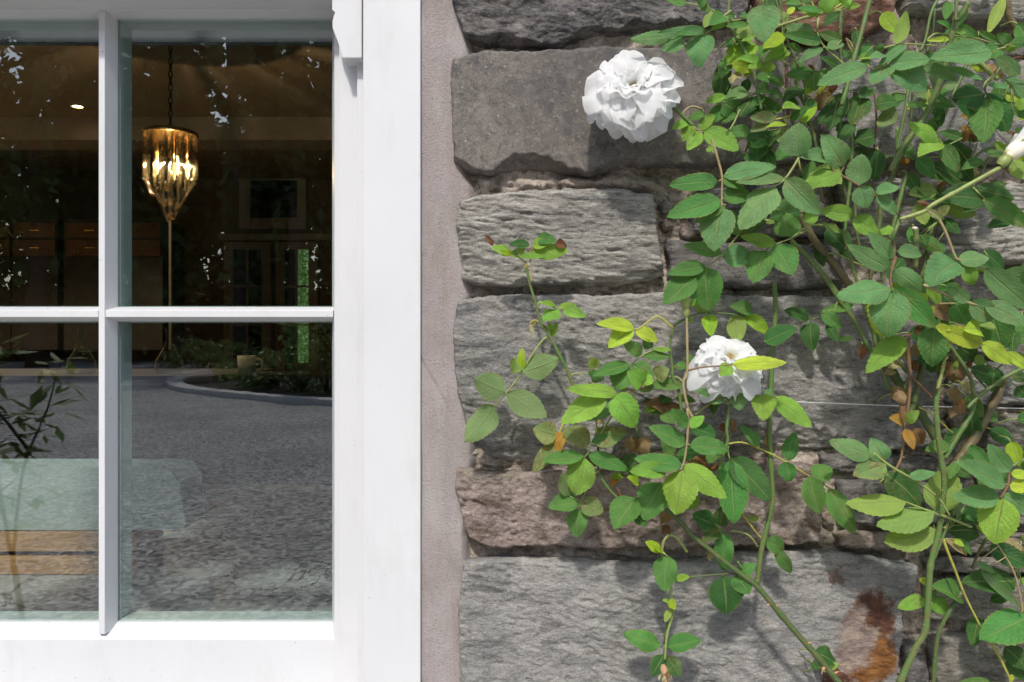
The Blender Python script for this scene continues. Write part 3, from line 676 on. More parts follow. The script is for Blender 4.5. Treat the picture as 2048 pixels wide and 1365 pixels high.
def crown(c, rad, nclump, per, leaf, seed, mat, parent, name='crown'):
    rs = np.random.RandomState(seed)
    d = rs.normal(size=(nclump, 3)); d /= np.linalg.norm(d, axis=1)[:, None]; rr_ = rs.rand(nclump, 1) ** 0.5
    cl = np.array(c) + d * rr_ * np.array(rad)
    pts = np.repeat(cl, per, 0) + rs.normal(size=(nclump * per, 3)) * np.array(rad) * 0.11
    n_ = len(pts); a = rs.normal(size=(n_, 3)); a /= np.linalg.norm(a, axis=1)[:, None]; b = np.cross(a, rs.normal(size=(n_, 3))); b /= np.linalg.norm(b, axis=1)[:, None]
    s = leaf * (0.6 + 0.8 * rs.rand(n_, 1))
    vs = np.stack([pts - a * s, pts + b * s * .5, pts + a * s, pts - b * s * .5], 1).reshape(-1, 3)
    return link(name, mesh_np(name, vs, np.arange(n_ * 4).reshape(-1, 4), smooth=False), parent, mat)

def tree(x, y, h, w, seed, label, per=46, nclump=70):
    r = random.Random(seed); t = empty('tree', (x, y, 0)); tag(t, label, 'tree', 'trees mirrored in the window glass')
    m = MB(); m.tube([(x, y, -.1), (x + r.uniform(-.2, .2), y, h * .35), (x + r.uniform(-.4, .4), y + .2, h * .7), (x, y, h * .95)], [h * .022, h * .017, h * .01, h * .003], 8)
    for i in range(9):
        z = h * r.uniform(.25, .85); a = r.uniform(0, 6.28); l = w * r.uniform(.4, .8)
        m.tube([(x, y, z), (x + math.cos(a) * l * .5, y + math.sin(a) * l * .5, z + l * .25), (x + math.cos(a) * l, y + math.sin(a) * l, z + l * .35)], [h * .008, h * .005, h * .001], 5)
    m.build('trunk', M_BARK, t, True)
    crown((x, y, h * .56), (w, w, h * .46), nclump, per, h * .018, seed, M_FOL[0], t)
    return t
TL = ['tall dark tree mirrored furthest left in the glass', 'dark tree mirrored in the left upper pane', 'tree mirrored behind the glass chandelier', 'tree mirrored left of the bright sky gap', 'tree mirrored at the right of the upper pane',
      'tall tree mirrored behind the white sash stile', 'broad tree beyond the window casing, behind the camera', 'broad tree beyond the wall, far to the right']
for i, (px, dist, h, w) in enumerate(((-420, 48, 24, 5), (-130, 44, 23, 4.4), (200, 50, 25, 3.6), (360, 45, 23, 2.6), (536, 47, 24, 1.5), (720, 44, 23, 3.2), (960, 48, 24, 6), (1300, 46, 23, 6))):
    p = PR(px, 700, dist); tree(p.x, p.y, h, w, 100 + i, TL[i], per=70, nclump=95)
# the wood that closes the forecourt off behind those trees
wd = None
rs_ = np.random.RandomState(77); nW = 95000
wx = rs_.uniform(-85, 60, nW); wd_ = rs_.uniform(54, 66, nW); hmax = 14.5 + 5 * fbm(wx / 9, wx * 0, 4, 31)
wp_ = np.stack([wx, 2 * YG + D - wd_, np.where(np.arange(nW) % 3 == 0, 5.0, hmax) * rs_.rand(nW)], 1); a_ = rs_.normal(size=(nW, 3)); a_ /= np.linalg.norm(a_, axis=1)[:, None]
b_ = np.cross(a_, rs_.normal(size=(nW, 3))); b_ /= np.linalg.norm(b_, axis=1)[:, None]; sz = 0.22 + 0.35 * rs_.rand(nW, 1)
o = link('woodland', mesh_np('woodland', np.stack([wp_ - a_ * sz, wp_ + b_ * sz * .6, wp_ + a_ * sz, wp_ - b_ * sz * .6], 1).reshape(-1, 3), np.arange(nW * 4).reshape(-1, 4), smooth=False), None, M_FOL[0])
tag(o, 'dark mass of woodland mirrored across the upper panes', 'woodland', kind='stuff')
for i, (px, w_, lab) in enumerate(((72, 1.6, 'thin leafy tree mirrored against bright sky beside the ceiling spotlight'), (478, 1.5, 'thin leafy tree mirrored against bright sky right of the chandelier'), (592, 1.2, 'thin leafy tree mirrored against the brightest sky gap'))):
    p = PR(px, 700, 41); tree(p.x, p.y, 24, w_, 140 + i, lab, per=20, nclump=34)
def shrub(x, y, h, w, seed, label, group='shrubs in the round bed'):
    s = empty('shrub', (x, y, 0)); tag(s, label, 'shrub', group)
    m = MB(); r = random.Random(seed)
    for i in range(5): m.tube([(x, y, 0), (x + r.uniform(-.5, .5) * w, y + r.uniform(-.5, .5) * w, h * .8)], [.03, .008], 5)
    m.build('stem', M_BARK, s, True); crown((x, y, h * .55), (w, w, h * .45), 30, 40, .09, seed, M_FOL[1], s, 'foliage'); return s
for i, (px, dist, h, w, lab) in enumerate(((450, 26, 1.6, 1.8, 'low rounded shrub mirrored at the tip of the kerb'), (530, 21, 1.1, 1.2, 'small shrub mirrored beside the white mug'), (600, 20, 1.4, 1.3, 'green shrub mirrored in the lower right of the pane'),
                              (655, 19, 2.2, 1.2, 'brownish upright shrub mirrored beside the sash stile'), (760, 21, 1.5, 1.6, 'shrub mirrored behind the white casing'))):
    p = PR(px, 700, dist); shrub(p.x, p.y, h, w, 300 + i, lab)
# the slender sapling mirrored in the left-hand lower pane
def sapling():
    base = PR(60, 1200, 3.3); base.z = 0; t = empty('sapling', base); tag(t, 'slender leafy sapling mirrored in the lower left pane', 'sapling')
    m = MB(); rs = random.Random(5); leaves = MB()
    def pr(px, py): return PR(px - 35, py, 3.3)
    stems = [[pr(60, 1130), pr(80, 940), pr(130, 815), pr(155, 720)], [pr(60, 1130), pr(20, 900), pr(0, 760), pr(20, 690)], [pr(90, 900), pr(20, 820), pr(-60, 790)]]
    m.tube(crom([base, pr(60, 1130)]), .012, 6)
    for s in stems:
        c = crom(s, 6); m.tube(c, [.008 * (1 - .8 * i / len(c)) for i in range(len(c))], 6)
        for i, q in enumerate(c[3:]):
            for k in range(6):
                a = rs.uniform(0, 6.28); d = Vector((math.cos(a), rs.uniform(-.6, .6), .35 * math.sin(a) - .1)).normalized(); l = rs.uniform(.05, .13)
                n_ = d.cross(Vector((rs.uniform(-.3, .3), rs.uniform(-.3, .3), 1))).normalized() * l * .2; st = q + d * .02 + Vector((rs.uniform(-.06, .06), rs.uniform(-.05, .05), rs.uniform(-.04, .04)))
                leaves.add([st, st + d * l * .5 + n_, st + d * l, st + d * l * .5 - n_], [(0, 1, 2, 3)])
    m.build('stem', M_BARK, t, True); leaves.build('foliage', M_FOL[1], t)
sapling()

# ------------------------------------------------------------------ the room behind the glass
M_WALLP = plain('room_wall_paint', (0.27, 0.205, 0.15), 0.8, 0.2, 0.08, 3)
M_CEIL = plain('room_ceiling_paint', (0.42, 0.33, 0.24), 0.85, 0.2, 0.06, 2)
M_BEAM = plain('beam_paint', (0.48, 0.41, 0.33), 0.7, 0.3, 0.05, 3)
M_GREYP = plain('grey_blind_cloth', (0.10, 0.10, 0.108), 0.85, 0.2, 0.05, 8)
M_FLOOR = wood_mat('room_floor_boards', (0.05, 0.03, 0.018), (0.09, 0.055, 0.03))
M_CAB = wood_mat('cabinet_wood', (0.12, 0.048, 0.02), (0.20, 0.082, 0.032))
M_DARK = plain('dark_cabinet_paint', (0.035, 0.03, 0.03), 0.5, 0.4)
M_PALE = plain('cream_joinery', (0.52, 0.46, 0.36), 0.55, 0.4, 0.06)
M_BLACKG = plain('dark_glass', (0.012, 0.013, 0.016), 0.08, 0.6)
M_BRASS = plain('aged_brass', (0.55, 0.36, 0.14), 0.25, 0.5, metal=1.0)
M_CHAIN = plain('dark_chain_metal', (0.06, 0.045, 0.03), 0.4, 0.5, metal=0.8)
X0, X1, Y1, ZF, ZT = -5.2, 1.8, 8.4, 0.12, ZC + 1.86
def struct(name, m, mat): o = m.build(name, mat); tag(o, kind='structure'); return o
struct('floor', MB().box((X0, 0.30, ZF - .1), (X1, Y1, ZF)), M_FLOOR)
struct('ceiling', MB().box((X0 - .1, 0.30, ZT), (X1 + .1, Y1 + .1, ZT + .1)), M_CEIL)
struct('wall_back', MB().box((X0 - .1, Y1, 0), (X1 + .1, Y1 + .12, ZT)), M_WALLP)
struct('wall_left', MB().box((X0 - .12, 0.30, 0), (X0, Y1, ZT)), M_WALLP)
struct('wall_right', MB().box((X1, 0.30, 0), (X1 + .12, Y1, ZT)), M_WALLP)
struct('roof', MB().box((-6, 0.02, 3.62), (3.6, Y1 + .3, 3.75)), M_CORE)
bq = V(0, 235, 6.6); bq2 = V(0, 280, 6.6)
bm_ = MB().box((X0, bq.y, bq2.z), (X1, bq.y + .35, ZT - .002)).build('ceiling_beam', M_BEAM); tag(bm_, 'pale beam crossing the ceiling behind the chandelier', kind='structure')
gq = V(0, 83, 0.9 + D)
bl = MB(); bl.box((-1.15, .24, V(0, 78, D + .24).z), (-.05, .25, V(0, -120, D + .24).z)).tube([(-1.15, .245, V(0, 79, D + .24).z), (-.05, .245, V(0, 79, D + .24).z)], .006, 8)
o = bl.build('roller_blind', M_GREYP); tag(o, 'grey roller blind drawn a little way down inside the window', 'blind')

def vbox(x0, y0, x1, y1, dist, thick=.05):
    a = V(x0, y1, dist); b = V(x1, y0, dist); return (a.x, a.y, a.z), (b.x, a.y + thick, b.z)
# painted garden pattern glows in place of daylight in the right-hand door's panes
M_GARDEN_GLOW = NT('painted_garden_glow'); _v = M_GARDEN_GLOW.coord(); _e = M_GARDEN_GLOW.new('Emission')
M_GARDEN_GLOW.l(M_GARDEN_GLOW.ramp(M_GARDEN_GLOW.noise(_v, 34, 6, 0.75), [(0.35, (0.01, 0.03, 0.008)), (0.55, (0.10, 0.20, 0.05)), (0.68, (0.42, 0.62, 0.38))]), _e.inputs[0]); _e.inputs[1].default_value = 0.38
M_GARDEN_GLOW.l(_e.outputs[0], M_GARDEN_GLOW.out.inputs[0])
# the glazed doors on the back wall
DB = 8.4 + D - .08
def glazed_door(x0, x1, label, lit):
    t = empty('glazed_door', V((x0 + x1) / 2, 760, DB)); tag(t, label, 'door', 'glazed doors at the back of the room')
    yt, yb = 494, 900; m = MB(); w = 9
    for a in (x0, x1): m.box(*vbox(a - w, yt - w, a + w, yb, DB, .05))
    m.box(*vbox(x0 + w, yt - w, x1 - w, yt + 5, DB + .002, .05)); m.build('door_frame', M_PALE, t)
    xm = (x0 + x1) / 2
    MB().box(*vbox(xm - 2.2, yt + 5, xm + 2.2, yb, DB + .006, .03)).build('glazing_bar', M_PALE, t)
    for y in (573, 650, 728): MB().box(*vbox(x0 + w, y - 2, x1 - w, y + 2, DB + .009, .03)).build('glazing_bar', M_PALE, t)
    for (a, b) in ((x0 + w, xm - 2.2), (xm + 2.2, x1 - w)):
        for (p, q) in ((yt + 5, 571), (575, 648), (652, 726)):
            MB().box(*vbox(a, p, b, q, DB + .02, .01)).build('pane', M_GARDEN_GLOW.m if lit and a > xm else M_BLACKG, t)
    return t
glazed_door(456, 532, 'cream glazed double door leaf below the dark picture', False)
glazed_door(560, 626, 'cream glazed door leaf with glowing garden green painted in its panes', True)
t = tag(MB().box(*vbox(436, 468, 662, 480, DB, .09)).build('door_cornice', M_PALE), 'cream cornice above the glazed doors', 'cornice')
# picture over the doors
t = empty('picture', V(545, 440, DB)); tag(t, 'dark framed picture above the glazed doors', 'picture')
m = MB(); m.box(*vbox(478, 344, 500, 458, DB, .04)).box(*vbox(594, 344, 612, 458, DB, .04)).box(*vbox(500, 344, 594, 361, DB + .001, .04)).box(*vbox(500, 436, 594, 458, DB + .001, .04)); m.build('frame', M_PALE, t)
MB().box(*vbox(500, 361, 594, 436, DB + .01, .02)).build('canvas', M_BLACKG, t)
# cabinets with warm wooden fronts
for i, (a, b, lab) in enumerate(((-60, 18, 'leftmost wooden drawer unit on the back wall'), (26, 110, 'wooden drawer unit left of the glazing bar'), (132, 226, 'wooden drawer unit behind the upright glazing bar'), (240, 320, 'wooden drawer unit left of the pole below the chandelier'))):
    t = empty('cabinet', V((a + b) / 2, 800, 7.6)); tag(t, lab, 'cabinet', 'wooden units on the back wall')
    MB().box(*vbox(a - 5, 440, b + 5, 700, 7.62, .5)).build('carcass', M_DARK, t)
    for y0, y1 in ((446, 476), (480, 512)):
        d_ = MB().box(*vbox(a, y0, b, y1, 7.6, .03)).build('drawer', M_CAB, t, bevel=.004)
        MB().box(*vbox((a + b) / 2 - 10, (y0 + y1) / 2 - 1.2, (a + b) / 2 + 10, (y0 + y1) / 2 + 1.2, 7.585, .012)).build('handle', M_BRASS, d_)
o = MB().box(*vbox(337.5, 440, 342, 700, 6.4, .02)).build('pole', M_BEAM); tag(o, 'slim pale pole standing below the chandelier', 'pole')
# kitchen island with carafe and mug
IZ = V(0, 752, 5.0).z; IY = V(0, 0, 5.0).y
t = empty('kitchen_island', (V(330, 0, 5).x, IY + .4, ZF)); tag(t, 'kitchen island with a pale stone top in the dim room', 'island')
m = MB().box((V(-500, 0, 5).x, IY, IZ - .04), (V(425, 0, 5).x, IY + 1.3, IZ)).build('worktop', plain('pale_worktop', (0.13, 0.125, 0.12), 0.35), t, bevel=.004)
MB().box((V(-500, 0, 5).x + .04, IY + .06, ZF), (V(425, 0, 5).x - .05, IY + 1.24, IZ - .04)).build('base', M_DARK, t)
M_CLEAR = clear_glass_mat('carafe_glass', (0.9, 0.93, 0.93), 0.06)
def carafe(px, label):
    c = V(px, 750, 5.25); c.z = IZ; s = 5.25 / F
    m = MB().lathe([(0.001, .003), (22 * s, .003), (28 * s, 12 * s), (26 * s, 28 * s), (14 * s, 48 * s), (6 * s, 66 * s), (5 * s, 82 * s), (9 * s, 92 * s)], c, 24)
    o = m.build('carafe', M_CLEAR, None, True); tag(o, label, 'carafe', 'glass carafes on the island')
carafe(338, 'clear glass carafe on the island below the chandelier'); carafe(163, 'slim clear carafe on the island seen in the left pane')
c = V(494, 738, 5.3); c.z = IZ + 14 * 5.3 / F + .001
o = MB().box((V(455, 0, 5.3).x, c.y - .15, c.z - 14 * 5.3 / F - .03), (V(780, 0, 5.3).x, c.y + .4, c.z - 14 * 5.3 / F - .0008)).box((V(450, 0, 5.3).x, c.y - .1, ZF), (V(778, 0, 5.3).x, c.y + .38, c.z - 14 * 5.3 / F - .03)).build('sideboard', M_DARK); tag(o, 'dark sideboard below the white mug', 'sideboard')
t = empty('mug', c); tag(t, 'white mug in the dim room right of the carafe', 'mug')
s = 5.3 / F; MB().lathe([(.001, -14 * s), (17 * s, -14 * s), (19 * s, 22 * s), (17 * s, 22 * s), (15 * s, -10 * s)], c, 20).build('body', plain('white_china', (0.7, 0.68, 0.64), 0.3), t, True)
MB().tube(crom([c + Vector((17 * s, 0, 16 * s)), c + Vector((30 * s, 0, 12 * s)), c + Vector((28 * s, 0, -6 * s)), c + Vector((16 * s, 0, -8 * s))]), 2.5 * s, 6).build('handle', bpy.data.materials['white_china'], t, True)
# ceiling spotlights
M_SPOT = emit_mat('spot_glow', (1.0, 0.72, 0.38), 14.0)
def spot(px, py, dist, label, power):
    c = V(px, py, dist); c.z = ZT if py < 230 else c.z
    if py < 230:
        dist = (ZT - ZC) * F / (682.5 - py); c = V(px, py, dist); c.z = ZT
    t = empty('ceiling_spotlight', c); tag(t, label, 'spotlight', 'recessed spotlights')
    MB().lathe([(.055, -.001), (.055, -.012), (.04, -.012), (.04, -.004)], c, 20).build('rim', M_BRASS, t)
    MB().lathe([(.0005, -.006), (.04, -.006)], c, 20).build('lamp', M_SPOT, t)
    l = bpy.data.lights.new('spot_lamp', 'SPOT'); l.energy = power; l.color = (1, .72, .42); l.spot_size = R(110); l.spot_blend = .6; l.shadow_soft_size = .04
    lo = bpy.data.objects.new('spot_lamp', l); COL.objects.link(lo); lo.location = c - Vector((0, 0, .03)); hang(lo, t)
spot(155, 211, 6, 'small glowing ceiling spotlight in the upper left pane', 95)
spot(-260, 190, 6, 'ceiling spotlight hidden left of the picture edge', 95)
c = V(513, 345, DB - .05); t = empty('picture_light', c); tag(t, 'tiny lit picture light above the dark picture', 'lamp')
MB().lathe([(.0005, 0), (.022, -.004), (.026, -.02), (.0005, -.022)], c, 14).build('lamp', M_SPOT, t, True)
MB().tube([c + Vector((0, .01, 0)), c + Vector((0, .12, .03))], .006, 6).build('arm', M_BRASS, t)

# the chandelier
CD = 4.6
cs = CD / F; ctr = V(341, 266, CD)
ch = empty('chandelier', ctr); tag(ch, 'lit chandelier of hanging clear glass tubes on a dark chain', 'chandelier')
M_ROD = clear_glass_mat('chandelier_glass', (1.0, 0.965, 0.90), 0.17, 0.04)
MB().lathe([(.5 * cs, 4 * cs), (50 * cs, 2 * cs), (53 * cs, -1 * cs), (53 * cs, -5 * cs), (48 * cs, -6 * cs), (.5 * cs, -4 * cs)], ctr, 32).build('rim', M_BRASS, ch, True)
# chain links
zz = ctr.z + 4 * cs; k = 0
while zz < ZT:
    L_ = 16 * cs; a = math.pi / 2 * (k % 2)
    ringp = [Vector((ctr.x + math.cos(a) * 3.4 * cs * math.cos(q), ctr.y + math.sin(a) * 3.4 * cs * math.cos(q), zz + L_ / 2 + (L_ / 2) * math.sin(q))) for q in np.linspace(0, 2 * math.pi, 15)]
    MB().tube(ringp, 1.3 * cs, 6, False).build('chain_link', M_CHAIN, ch, True); zz += L_ * .82; k += 1
rr2 = random.Random(4)
def rod(a, r0, drop, r1, total):
    p = [(r0, -4), (r0 * 1.0, -drop * .5), (r0 * 1.0, -drop), (r0 * .93, -drop - (total - drop) * .35), (r0 * .72 + r1 * .28, -drop - (total - drop) * .62), (r1, -total), (r1 * .8, -total + 12)]
    pts = crom([ctr + Vector((math.cos(a) * r, math.sin(a) * r, h)) * 1.0 if False else ctr + Vector((math.cos(a) * r * cs, math.sin(a) * r * cs, h * cs)) for r, h in p], 4)
    MB().tube(pts, 2.7 * cs, 7).build('glass_tube', M_ROD, ch, True)
for i in range(17): rod(i / 17 * 2 * math.pi + .1, 48.5, 84 + rr2.uniform(-12, 12), 36, 116 + rr2.uniform(-14, 14))
for i in range(10): rod(i / 10 * 2 * math.pi + .2, 30, 96 + rr2.uniform(-6, 6), 17, 146 + rr2.uniform(-8, 8))
for i in range(6): rod(i / 6 * 2 * math.pi, 17, 130 + rr2.uniform(-4, 4), 5, 174 + rr2.uniform(-4, 4))
M_BULB = emit_mat('warm_bulb', (1.0, 0.66, 0.30), 2.6)
for i in range(5):
    a = i / 5 * 2 * math.pi + .5; q = ctr + Vector((math.cos(a) * 32 * cs, math.sin(a) * 32 * cs, -70 * cs))
    MB().lathe([(.001, -20 * cs), (3 * cs, -14 * cs), (4 * cs, 0), (2.5 * cs, 14 * cs), (.001, 24 * cs)], q, 12).build('bulb', M_BULB, ch, True)
    MB().tube([q + Vector((0, 0, 18 * cs)), q + Vector((0, 0, 66 * cs))], 2 * cs, 6).build('lamp_holder', M_BRASS, ch, True)
l = bpy.data.lights.new('chandelier_lamp', 'POINT'); l.energy = 12; l.color = (1, .70, .40); l.shadow_soft_size = .006
lo = bpy.data.objects.new('chandelier_lamp', l); COL.objects.link(lo); lo.location = ctr - Vector((0, 0, 60 * cs)); hang(lo, ch)

# grey stone counter just inside the window, with a slatted wooden rack and a glass dish on it
def counter_mat():
    t = NT('veined_grey_stone'); v = t.coord()
    vein = t.ramp(t.math('ABSOLUTE', t.math('SUBTRACT', t.noise(v, 1.7, 6, 0.55, 1.6), 0.5)), [(0.0, 1.0), (0.012, 0.0)])
    c = t.mix(vein, t.ramp(t.noise(v, 4, 6), [(0.3, (0.26, 0.275, 0.27)), (0.7, (0.40, 0.41, 0.40))]), (0.05, 0.04, 0.035))
    t.set(Base_Color=c, Roughness=0.3); return t.m
KH = .62
KZ = ZC - KH
t = empty('counter', (-0.6, .9, ZF)); tag(t, 'grey veined stone counter just inside the lower panes', 'counter')
KY = V(0, 970, KH * F / (970 - 682.5)).y
MB().box((-2.6, .302, KZ - .04), (1.2, KY, KZ)).build('worktop', counter_mat(), t, bevel=.003)
MB().box((-2.55, .32, ZF), (1.15, KY - .05, KZ - .04)).build('base', M_DARK, t)
M_OAK = wood_mat('oak_slat', (0.30, 0.15, 0.055), (0.50, 0.28, 0.11))
DK = 1.53 * KH / .45
q0 = V(-700, 1150, DK); q1 = V(258, 1150, DK); s = DK / F
t = empty('wooden_rack', (q1.x - .2, q1.y, KZ)); tag(t, 'low oak rack of two wide slats standing on the stone counter', 'rack')
for y0, y1 in ((1150, 1113), (1104, 1066)):
    z0 = V(0, y0, DK).z + .0005; z1 = V(0, y1, DK).z
    MB().box((q0.x, q1.y, z0), (q1.x - .018, q1.y + .022, z1)).build('slat', M_OAK, t, bevel=.0015)
    MB().box((q0.x, q1.y + .16, z0), (q1.x - .018, q1.y + .182, z1)).build('slat', M_OAK, t, bevel=.0015)
    MB().box((q1.x - .0175, q1.y - .0005, z0), (q1.x + .012, q1.y + .1825, z1)).build('end_slat', M_OAK, t, bevel=.0015)
def dish_mat():
    tt = NT('frosted_green_glass'); tr = tt.new('BsdfTransparent'); tr.inputs[0].default_value = (0.78, 0.86, 0.82, 1)
    tt.set(Base_Color=(0.46, 0.54, 0.50), Roughness=0.18); ms = tt.new('MixShader'); ms.inputs[0].default_value = 0.68
    tt.l(tr.outputs[0], ms.inputs[1]); tt.l(tt.b.outputs[0], ms.inputs[2]); tt.l(ms.outputs[0], tt.out.inputs[0]); return tt.m
M_DISH = dish_mat()
def dz(px, py, dd): return V(px, py, DK + dd)
front = [(-700, 935), (318, 935), (340, 941), (358, 966), (372, 1050), (366, 1061), (-700, 1061)]
fa = [dz(x, y, .02) for x, y in front]
t = empty('glass_dish', (q1.x - .2, q1.y + .1, V(0, 1064, DK).z)); tag(t, 'long pale green glass dish with clipped corners standing on the oak rack', 'dish')
MB().prism(fa, [p + Vector((0, .006, 0)) for p in fa]).build('front_pane', M_DISH, t, bevel=.001)
fb = [p + Vector((0, .15, 0)) for p in fa]
MB().prism(fb, [p + Vector((0, .006, 0)) for p in fb]).build('back_pane', M_DISH, t, bevel=.001)
MB().prism([fa[3] + Vector((-.004, .0065, 0)), fa[4] + Vector((-.004, .0065, 0)), fa[4] + Vector((-.004, .1495, 0)), fa[3] + Vector((-.004, .1495, 0))],
           [fa[3] + Vector((-.009, .0065, 0)), fa[4] + Vector((-.009, .0065, 0)), fa[4] + Vector((-.009, .1495, 0)), fa[3] + Vector((-.009, .1495, 0))]).build('end_pane', M_DISH, t)
MB().box((fa[0].x, fa[0].y + .0065, fa[5].z), (fa[5].x - .004, fa[0].y + .1495, fa[5].z + .005)).build('bottom_pane', M_DISH, t)
MB().box((fa[0].x, fa[0].y + .03, V(0, 990, DK).z), (V(285, 0, DK).x, fa[0].y + .12, V(0, 985, DK).z)).build('shelf', plain('pale_plastic', (0.55, 0.58, 0.54), 0.4), t)
# woven mat poking out to the right of the dish
mv = [V(345, 1064, KH * F / 381.5), V(447, 1004, KH * F / 321.5), V(380, 1000, KH * F / 317.5), V(250, 1064, KH * F / 381.5)]
for p in mv: p.z = KZ + .004
tm = MB().prism(mv, [p - Vector((0, 0, .0038)) for p in mv]).build('woven_mat', plain('woven_straw', (0.30, 0.21, 0.12), 0.9, 0.1, 0.4, 160)); tag(tm, 'brown woven mat corner right of the glass dish', 'mat')

# ------------------------------------------------------------------ the climbing roses
M_LEAF = leaf_mat(); M_PETAL = petal_mat(); M_STEM = stem_mat()
M_THORN = plain('thorn', (0.42, 0.24, 0.12), 0.5, 0.4, 0.2, 90)

def leaf_mesh(seed, fold, droop, wave, teeth=9, ratio=1.0):
    """unit leaflet: length 1 along +Y, width 1 across X, upper side +Z"""
    r = random.Random(seed); rows = teeth * 2 + 2; cols = [-1, -0.55, 0, 0.55, 1]
    vs = []; uv = []; p1 = r.uniform(0, 6); p2 = r.uniform(0, 6); bend = r.uniform(-.10, .10)
    for i in range(rows):
        v = i / (rows - 1)
        w = (math.sin(math.pi * min(1, v ** 0.78)) ** 0.72) * (1 - 0.12 * v) * ratio if 0 < v < 1 else 0.0
        w = max(w, 0.012)
        if i % 2 == 1 and 2 < i < rows - 1: w *= 1.055
        for c in cols:
            x = 0.5 * w * c + bend * (v - v * v) * 2; y = v
            if abs(c) == 1 and i % 2 == 1 and i < rows - 1: y += 0.022
            z = fold * abs(c) * 0.5 * w - droop * (v - 0.35) ** 2 + wave * math.sin(v * 9 + p1 + (1.4 if c > 0 else 0)) * abs(c) + 0.03 * math.sin(5 * v + p2)
            vs.append((x, y, z)); uv.append((0.5 + 0.5 * c * (0.5 if abs(c) < 1 and c else 1) if False else 0.5 + 0.5 * c, v))
    n = len(cols); fs = [(i * n + k, i * n + k + 1, (i + 1) * n + k + 1, (i + 1) * n + k) for i in range(rows - 1) for k in range(n - 1)]
    me = mesh_np('leaflet', vs, fs, True, uv); me.materials.append(M_LEAF); return me
LEAF = [leaf_mesh(i, f, d, w) for i, (f, d, w) in enumerate(((.16, .12, .025), (.28, .35, .04), (.06, .22, .06), (.40, .10, .025), (.20, .65, .03), (-.16, .30, .05), (.12, .40, .085), (.50, .25, .03), (.25, -.25, .05), (-.25, .55, .06), (.32, .85, .05)))]
CURL = [leaf_mesh(20 + i, f, d, w) for i, (f, d, w) in enumerate(((.9, .8, .10), (-.8, 1.1, .12), (.6, 1.6, .14)))]

# leaf tones (base colours); the last number leaves room for brown blotches
TONE = {'b': (0.155, 0.320, 0.112, 1), 'g': (0.100, 0.262, 0.056, 1), 'G': (0.052, 0.150, 0.032, 1), 'l': (0.225, 0.430, 0.058, 1), 'y': (0.45, 0.60, 0.055, 1), 'L': (0.32, 0.50, 0.030, 1),
        'u': (0.16, 0.28, 0.070, 1), 'k': (0.20, 0.30, 0.095, .15), 'o': (0.50, 0.28, 0.035, .6), 'd': (0.34, 0.22, 0.11, .7), 'D': (0.23, 0.10, 0.05, .8), 'p': (0.46, 0.41, 0.20, .6)}
CANE = {'g': (0.088, 0.165, 0.04), 'l': (0.24, 0.31, 0.085), 'd': (0.065, 0.115, 0.03), 'o': (0.12, 0.105, 0.05), 'r': (0.16, 0.055, 0.03), 'b': (0.20, 0.125, 0.065), 'p': (0.33, 0.27, 0.13), 'y': (0.36, 0.36, 0.06)}

plants = {}
plants['A'] = empty('climbing_rose', P(1690, 2700, 0.05) * Vector((1, 1, 0)) if False else (0.33, -0.06, 0))
tag(plants['A'], 'climbing rose with a white bloom on the thorny cane low in the middle', 'rose')
plants['B'] = empty('climbing_rose', (0.46, -0.05, 0))
tag(plants['B'], 'dense climbing rose at the right with the large upper white bloom', 'rose')

class Tile:
    """positions are read in 4.55-fold enlargements whose upper left corner is (x0, y0) of the photograph"""
    def __init__(s, x0, y0, plant): s.x0, s.y0, s.pl = x0, y0, plants[plant]
    def px(s, x, y): return s.x0 + x / 4.55, s.y0 + y / 4.55
    def pt(s, x, y, d): a, b = s.px(x, y); return P(a, b, d)

def place_leaflet(B, T, width, tone, parent, under=False, mesh=None, roll=None):
    ax = T - B; ln = ax.length; ax.normalize()
    view = Vector((0, -D, ZC)) - (B + T) / 2; view.normalize()
    n = view * 1.0 + Vector((-0.15, 0, 0.42)) + Vector((rng.uniform(-.28, .28), 0, rng.uniform(-.25, .28)))
    n = n - ax * n.dot(ax); n.normalize()
    c = max(0.68, abs(n.dot((view - ax * view.dot(ax)).normalized())))
    if under: n = -n
    side = ax.cross(n).normalized(); w = width / c
    m = Matrix(((side.x * w, ax.x * ln, n.x * w, B.x), (side.y * w, ax.y * ln, n.y * w, B.y), (side.z * w, ax.z * ln, n.z * w, B.z), (0, 0, 0, 1)))
    me = mesh or LEAF[rng.randrange(len(LEAF))]
    o = bpy.data.objects.new('leaflet', me); COL.objects.link(o); hang(o, parent); o.matrix_basis = m
    t = TONE[tone]; k = rng.uniform(.86, 1.14)
    o.color = (t[0] * k * rng.uniform(.92, 1.08), t[1] * k, t[2] * k, t[3] if t[3] < 1 else (1.0 if rng.random() < .72 else rng.uniform(.55, .9)))
    return o

